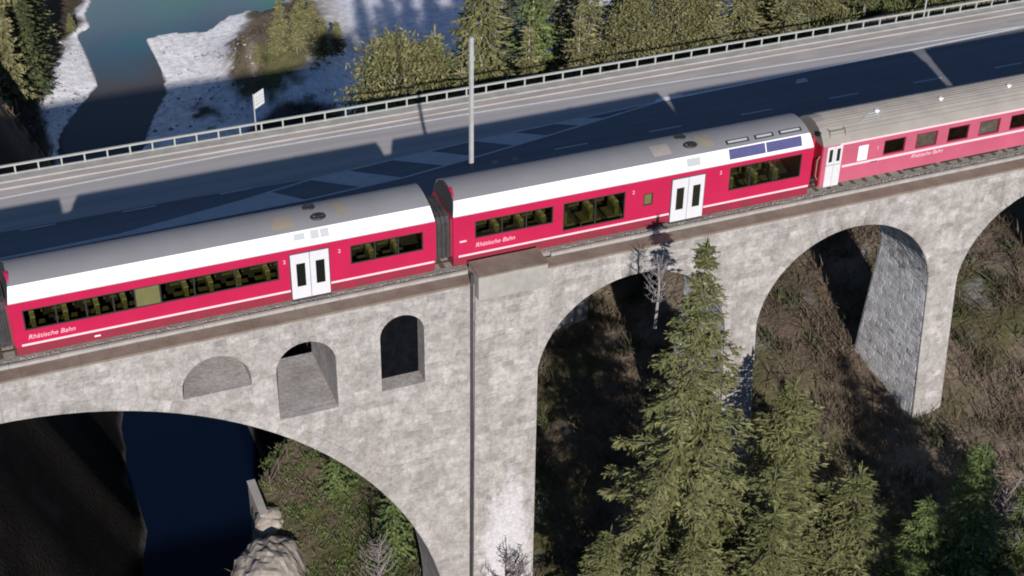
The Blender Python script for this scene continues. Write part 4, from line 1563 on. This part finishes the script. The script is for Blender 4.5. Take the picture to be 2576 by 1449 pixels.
def plant(kind, crown, trunk, loc, s, label, group=None, cat='tree', rz=None, sxy=1.0, tilt=(0, 0)):
    t = thing(kind, label, cat, loc, RNG.uniform(0, 6.28) if rz is None else rz, group)
    t.scale = (s * sxy, s * sxy, s)
    t.rotation_euler[0], t.rotation_euler[1] = tilt
    link('crown', crown, t)
    if trunk is not None:
        link('trunk', trunk, t)
    return t


# foreground spruces below the viaduct
SP_A = conifer_mesh('spruce_a', 26.0, 6.7, M_SPRUCE, M_BARK, whorl=.62, per=9, node=.26, twig=1.0, wid=.105, gap=.17, ragged=.55, droop=.28, power=.98, fine=5)
SP_B = conifer_mesh('spruce_b', 18.0, 5.4, M_SPRUCE, M_BARK, whorl=.58, per=9, node=.26, twig=.95, wid=.105, gap=.15, ragged=.5, droop=.24, power=.75, fine=5)
SP_C = conifer_mesh('spruce_c', 14.0, 4.2, M_SPRUCE_G, M_BARK, whorl=.52, per=9, node=.25, twig=.85, wid=.10, gap=.13, ragged=.5, fine=5)
G_FG = 'spruces growing below the arches'
plant('spruce_tree', *SP_A, (27.8, -9, 4.3 - 26), 1.0, 'tallest spruce, its tip in front of the small arch under the train', G_FG)
plant('spruce_tree', *SP_B, (33.4, -8.6, -4.6 - 18), 1.0, 'broad spruce filling the lower edge between the tallest spruce and the dark bank', G_FG)
plant('spruce_tree', *SP_B, (26.6, -12.5, -8.5 - 18 * .8), .8, 'shorter olive spruce crowding the foot of the tallest spruce', G_FG, rz=2.1, sxy=1.1)
plant('spruce_tree', *SP_B, (30.2, -13.0, -7.6 - 18 * .85), .85, 'olive spruce at the bottom edge in front of the tallest spruce', G_FG, rz=4.0, sxy=1.15)
plant('spruce_tree', *SP_B, (35.6, -11.5, -8.2 - 18 * .85), .85, 'olive spruce at the bottom edge right of the broad spruce', G_FG, rz=5.0, sxy=1.1)
plant('spruce_tree', *SP_B, (24.2, -9.0, -10.5 - 18 * .6), .6, 'small olive spruce between the big pier and the tallest spruce', G_FG, rz=3.0, sxy=1.1)
plant('spruce_tree', *SP_C, (41.8, -12.5, -8.0 - 14), 1.0, 'dark green spruce in the bottom right corner below the last arch', G_FG)
plant('spruce_tree', *SP_C, (37.6, -13.5, -12.5 - 14 * .8), .8, 'small dark green spruce low on the bank left of the corner spruce', G_FG, rz=1.0)
plant('spruce_tree', *SP_C, (45.0, -8.5, -12.0 - 14 * .7), .7, 'dark green spruce at the right picture edge above the corner spruce', G_FG, rz=2.0)
plant('spruce_tree', *SP_C, (44.6, -13.2, -11.0 - 14 * .9), .9, 'green spruce at the bottom edge right of the corner spruce', G_FG, rz=3.3, sxy=1.25)
plant('spruce_tree', *SP_C, (39.4, -12.2, -10.8 - 14 * .9), .9, 'green spruce at the bottom edge just left of the corner spruce', G_FG, rz=5.3, sxy=1.2)
plant('spruce_tree', *SP_B, (31.2, -11.2, -6.8 - 18 * .9), .9, 'olive spruce wedged between the tallest spruce and the broad spruce', G_FG, rz=.7, sxy=1.1)
plant('spruce_tree', *SP_C, (47.6, -11.8, -13.2 - 14 * .8), .8, 'low green spruce at the right edge below the last arch', G_FG, rz=1.9, sxy=1.2)
BARE = bare_mesh('bare_tree', 8.0, 2.6, M_GREYTWIG, 60)
plant('bare_tree', BARE, None, (43.6, -12.6, -19.2), 1.0, 'leafless grey tree at the lower right picture edge', None)
plant('bare_tree', BARE, None, (21.3, -4.4, -21.5), .75, 'leafless dark little tree at the foot of the big pier', None, rz=1.2)
PALE = bare_mesh('pale_tree', 3.6, 1.1, M_PALETWIG, 60, .022)
plant('bare_tree', PALE, None, (27.3, -6.0, -1.2), .8, 'bleached bare treetop against the viaduct wall left of the spruce tip', None)

# wood on the slope below the lower edge of the picture (shades the bank, shows in the coach windows)
G_LOW = 'spruces on the slope below the lower edge of the picture'
for k, (x, y, zt, q, hh, sc) in enumerate([(33.2, -30, 1.0, SP_A, 26, .85), (36.4, -31, 2.5, SP_A, 26, .85), (38.8, -28.5, -1.0, SP_B, 18, 1)]):
    plant('spruce_tree', q[0], q[1], (x, y, zt - hh * sc), sc, 'spruce on the slope below the lower edge of the picture', G_LOW)

# spruces and scrub seen through the main arch
SP_S = conifer_mesh('spruce_s', 6.0, 1.5, M_SPRUCE_G, M_BARK, whorl=.3, per=7, node=.2, twig=.42, wid=.14)
plant('spruce_tree', *SP_S, (18.3, 5.6, gz(18.3, 5.6) - .3), 1.0, 'young spruce close behind the big pier under the main arch', 'young spruces under the main arch')
plant('spruce_tree', *SP_S, (17.0, 12.5, gz(17, 12.5) - .3), .8, 'young spruce on the grassy shelf farther under the main arch', 'young spruces under the main arch', rz=2)
plant('bare_tree', BARE, None, (16.6, 3.0, gz(16.6, 3.0) - .2), .55, 'leafless sapling on the grassy shelf beside the big pier', None, rz=3)

# trees just beyond the road railing
OL_A = conifer_mesh('olive_a', 9.0, 2.6, M_OLIVELEAF, M_PALEBARK, whorl=.36, per=8, node=.26, twig=.62, wid=.12, gap=.12, bare=.06, ragged=.5, droop=.15, fine=3)
OL_B = round_mesh('olive_b', 7.5, 2.1, M_OLIVELEAF, M_PALEBARK, 230, 60, .2)
OL_C = conifer_mesh('olive_c', 16.0, 3.6, M_SPRUCE, M_PALEBARK, whorl=.5, per=9, node=.3, twig=.85, wid=.14, gap=.12, ragged=.45, fine=3)
OL_E = conifer_mesh('olive_e', 16.0, 3.3, M_SPRUCE_G, M_PALEBARK, whorl=.52, per=9, node=.3, twig=.85, wid=.14, gap=.14, ragged=.5, fine=3)
OL_D = round_mesh('olive_d', 9.0, 2.5, M_SPRUCE, M_PALEBARK, 260, 60, .2)
G_RD = 'trees growing beyond the road railing'
RT = [
    ('pine_tree', OL_B, 30.9, 43.0, -10.6, .86, 'slender yellow green tree, first tree right of the shaded river flat'),
    ('pine_tree', OL_D, 33.7, 43.5, -12.0, .66, 'low olive tree between the slender yellow green tree and the mast'),
    ('spruce_tree', OL_A, 35.0, 40.0, -11.8, .72, 'small spruce under the tall spruce, left of the mast'),
    ('spruce_tree', OL_C, 38.2, 44.5, -2.0, 1.0, 'tall olive spruce directly behind the catenary mast'),
    ('spruce_tree', OL_E, 42.6, 45.0, -3.2, 1.0, 'tall dark olive spruce right of the catenary mast, second in the row'),
    ('spruce_tree', OL_A, 40.4, 40.5, -9.6, .85, 'short spruce low in front of the two tall spruces'),
    ('spruce_tree', OL_A, 45.8, 42.0, -6.0, 1.2, 'spruce with drooping boughs right of the two tall spruces'),
    ('spruce_tree', OL_C, 49.6, 43.5, -3.6, .95, 'ragged spruce beyond the middle of the railing'),
    ('pine_tree', OL_B, 52.0, 39.6, -7.4, .9, 'bushy yellow green tree close behind the railing, right of the ragged spruce'),
    ('spruce_tree', OL_E, 54.8, 43.5, -2.6, .9, 'dense spruce with dark hollows beyond the railing'),
    ('spruce_tree', OL_A, 57.6, 40.0, -5.6, 1.05, 'olive spruce close to the railing right of the dense spruce'),
    ('spruce_tree', OL_C, 60.6, 42.5, -3.0, .8, 'ragged spruce at the top edge left of the marker pole'),
    ('pine_tree', OL_B, 63.4, 39.0, -6.0, .95, 'bushy tree close behind the railing left of the marker pole'),
    ('spruce_tree', OL_A, 66.5, 41.0, -3.2, 1.25, 'ragged spruce directly behind the marker pole'),
    ('spruce_tree', OL_E, 69.6, 39.0, -2.6, .75, 'dark olive spruce at the far end of the railing'),
    ('spruce_tree', OL_C, 47.5, 50.0, -3.0, 1.1, 'tall spruce in the second row, cut by the top edge'),
    ('spruce_tree', OL_C, 58.0, 48.0, -2.0, 1.0, 'second row spruce at the top edge right of the dense spruce'),
    ('spruce_tree', OL_A, 43.8, 39.2, -8.8, .8, 'low spruce touching the railing right of the mast'),
    ('pine_tree', OL_B, 48.2, 39.2, -8.6, .7, 'low yellow green tree behind the railing, left of the ragged spruce'),
    ('spruce_tree', OL_A, 54.2, 38.6, -7.2, .85, 'low spruce at the railing in front of the dense spruce'),
    ('spruce_tree', OL_A, 60.4, 38.0, -6.0, .9, 'low spruce at the railing before the top edge'),
    ('pine_tree', OL_D, 66.8, 37.4, -5.2, .7, 'low olive tree at the railing beside the marker pole'),
    ('spruce_tree', OL_E, 51.6, 47.5, -1.0, 1.1, 'second row spruce behind the bushy yellow green tree'),
    ('spruce_tree', OL_C, 63.4, 45.0, -1.0, 1.1, 'second row spruce behind the ragged spruces near the marker pole'),
    ('spruce_tree', OL_C, 69.0, 43.5, -1.0, 1.1, 'second row spruce at the top edge beyond the marker pole'),
    ('spruce_tree', OL_C, 74.5, 41.0, -1.0, 1.0, 'spruce behind the last visible stretch of railing'),
    ('spruce_tree', OL_A, 32.0, 50.0, -15.0, 1.0, 'spruce tip behind the slender yellow green tree'),
    ('spruce_tree', OL_A, 34.4, 50.5, -14.6, 1.0, 'spruce tip behind the low olive tree left of the mast'),
    ('spruce_tree', OL_A, 36.8, 51.0, -14.0, 1.0, 'spruce in the second row, just left of the mast'),
    ('spruce_tree', OL_A, 39.6, 51.0, -12.6, 1.0, 'second row spruce hidden behind the tall spruce at the mast'),
    ('spruce_tree', OL_A, 42.4, 51.0, -9.8, 1.0, 'second row spruce between the two tall spruces'),
    ('spruce_tree', OL_A, 45.2, 51.5, -9.4, 1.0, 'second row spruce behind the spruce with drooping boughs'),
    ('spruce_tree', OL_A, 73.0, 37.2, -3.4, 1.0, 'low spruce behind the last visible stretch of railing'),
]
for kind, (cw, tk), x, y, ztop, s, lab in RT:
    hh = {OL_A[0].name: 9, OL_B[0].name: 7.5, OL_C[0].name: 16, OL_E[0].name: 16, OL_D[0].name: 9}[cw.name] * s
    g_ = gz(x, y) - .3
    k_ = (ztop - g_) / (hh / s)
    plant(kind, cw, tk, (x, y, g_), k_, lab, G_RD, sxy=1.0 if k_ < 1.2 else .9)

# far bank and knoll trees at the lake
FA = conifer_mesh('far_a', 18.0, 4.0, M_OLIVELEAF, M_PALEBARK, whorl=.6, per=8, node=.45, twig=1.0, wid=.45, bare=.2, ragged=.45)
FB = conifer_mesh('far_b', 18.0, 3.2, M_DARKLEAF, M_BARK, whorl=.6, per=8, node=.45, twig=.9, wid=.4, ragged=.45)
FC = round_mesh('far_c', 6.0, 2.4, M_OLIVELEAF, M_PALEBARK, 110, 20, .5)
G_LB = 'trees on the lake bank at the upper left'
for kind, q, x, y, s, lab in [
    ('pine_tree', FA, 10.6, 164, 1.0, 'sunlit olive tree with a pale trunk on the lake bank at the picture edge'),
    ('spruce_tree', FB, 14.2, 170, 1.0, 'dark spruce on the lake bank right of the sunlit olive tree'),
    ('spruce_tree', FB, 15.6, 177, .95, 'dark spruce on the lake bank nearest the gravel'),
    ('pine_tree', FA, 12.0, 176, 1.1, 'olive tree on the lake bank behind the dark spruces'),
    ('spruce_tree', FB, 8.0, 172, 1.1, 'dark spruce at the upper left picture corner'),
    ('pine_tree', FA, 17.6, 186, .75, 'brownish tree by the water at the top edge'),
    ('pine_tree', FA, 6.8, 158, .9, 'olive tree low at the left picture edge above the shaded bank'),
]:
    plant(kind, q[0], q[1], (x, y, gz(x, y) - .3), s, lab, G_LB)
for x, y, k_, lab in [(49.4, 160.5, .34, 'yellow green tree on the foot of the brown knoll'), (52.6, 161, .44, 'taller yellow green tree on the knoll left of the shaded flat'),
                      (56.4, 160, .40, 'yellow green tree where the knoll meets the shaded flat'), (46.4, 161, .20, 'small tree on the knoll beside the white gravel'),
                      (54.6, 165.5, .40, 'small olive tree higher on the knoll'), (51.2, 165, .38, 'olive tree on the lakeward side of the knoll'), (57.0, 168, .36, 'olive tree on the top of the knoll beside the pale ramp'), (59.6, 163.5, .34, 'small olive tree on the side of the knoll facing the pale ramp'),
                      (22.8, 192, .2, 'dark little tree at the water by the far bank')]:
    plant('pine_tree', FA[0], FA[1], (x, y, gz(x, y) - .2), k_, lab, 'little trees on the river flat', sxy=1.5)

# ------------------------------------------------------------------ undergrowth and stones
def twig_cluster(n_, r, h):
    b_ = RNG.normal(0, r * .4, (n_, 3)) * np.array([1, 1, .1])
    d_ = RNG.normal(0, .6, (n_, 3)) + np.array([0, 0, .8])
    d_ /= np.linalg.norm(d_, axis=1, keepdims=True)
    return b_, d_, RNG.uniform(.3, 1.0, n_) * h, RNG.uniform(.02, .05, n_) * 1.3


def scatter(name, label, m_, pts, n_, r, h, wmul=1.0):
    bs, ds, ls, ws = [], [], [], []
    for x, y in pts:
        k = RNG.uniform(.6, 1.4)
        b_, d_, l_, w_ = twig_cluster(n_, r * k, h * k)
        bs.append(b_ + np.array([x, y, gz(x, y) - .05]))
        ds.append(d_)
        ls.append(l_)
        ws.append(w_ * wmul)
    v = lozenges(np.concatenate(bs), np.concatenate(ds), np.concatenate(ls), np.concatenate(ws), .2)
    return tag(link(name, np_mesh(name, v, np.arange(len(v)).reshape(-1, 4), m_)), label, kind='stuff')


def clear(x, y):
    if -3.2 < y < 2.6 and (x > 18.0 and not any(abs(x - c) < 4.7 for c in SMALL)):
        return False
    return True


pts = []
while len(pts) < 900:
    x, y = RNG.uniform(23, 66), RNG.uniform(-16, 24)
    if clear(x, y):
        pts.append((x, y))
scatter('brown_undergrowth', 'brown leafless brushwood covering the slope under the arches', M_TWIG, pts, 60, 1.1, 1.1)
pts = [(RNG.uniform(10.5, 24), RNG.uniform(3, 26)) for _ in range(260)]
pts = [p for p in pts if p[0] > pl(p[1], RIM) + .5]
scatter('brown_undergrowth', 'dry grass and brushwood on the shelf under the main arch', M_TWIG, pts, 44, .7, .6)
pts = [(RNG.uniform(13, 21), RNG.uniform(3, 18)) for _ in range(240)]
scatter('green_undergrowth', 'green tufts on the shelf under the main arch', M_SPRUCE_G, pts, 50, .6, .45, 1.2)
pts = [(RNG.uniform(23, 60), RNG.uniform(-15, 20)) for _ in range(160)]
pts = [p for p in pts if clear(*p)]
scatter('green_undergrowth', 'low green bushes scattered over the brown slope', M_DARKLEAF, pts, 70, .8, .8, 1.4)
pts = [(RNG.uniform(28, 74), RNG.uniform(30, 50)) for _ in range(300)]
scatter('green_undergrowth', 'scrubby growth behind the road railing', M_SPRUCE, pts, 36, .9, 1.2, 2.2)
pts = [(RNG.uniform(-6, 13), RNG.uniform(142, 172)) for _ in range(200)]
scatter('brown_undergrowth', 'dark brushwood on the lake bank below the trees', M_TWIG, pts, 30, 1.2, 1.6, 3.0)
pts = [(50.5 + 9 * RNG.normal(0, .45), 166 + 15 * RNG.normal(0, .45)) for _ in range(90)] + [(48.5 + RNG.normal(0, 3), 147 + RNG.normal(0, 2.4)) for _ in range(60)] + []
scatter('brown_undergrowth', 'dry grass on the brown knoll by the gravel bank', M_TWIG, pts, 26, 1.0, .8, 3.0)

B = MB()
for _ in range(360):
    if RNG.random() < .72:
        x, y = RNG.uniform(27, 46), RNG.uniform(150, 187)
        if x < pl(y, SHR) + .4 or y > pl(x, TOP) - .3:
            continue
    else:
        y = RNG.uniform(160, 190)
        x = pl(y, SHL) - RNG.uniform(.3, 7)
    s = abs(RNG.normal(0, .18)) + .09
    zc = gz(x, y)
    B.add([(x + s, y, zc - .05), (x, y + s * .8, zc - .05), (x - s, y, zc - .05), (x, y - s * .8, zc - .05), (x + RNG.uniform(-.1, .1), y, zc + s * .8)], [(0, 1, 4), (1, 2, 4), (2, 3, 4), (3, 0, 4)])
tag(B.build('gravel_boulders', M_COBBLE), 'grey stones dotted over the white gravel bank', kind='stuff')
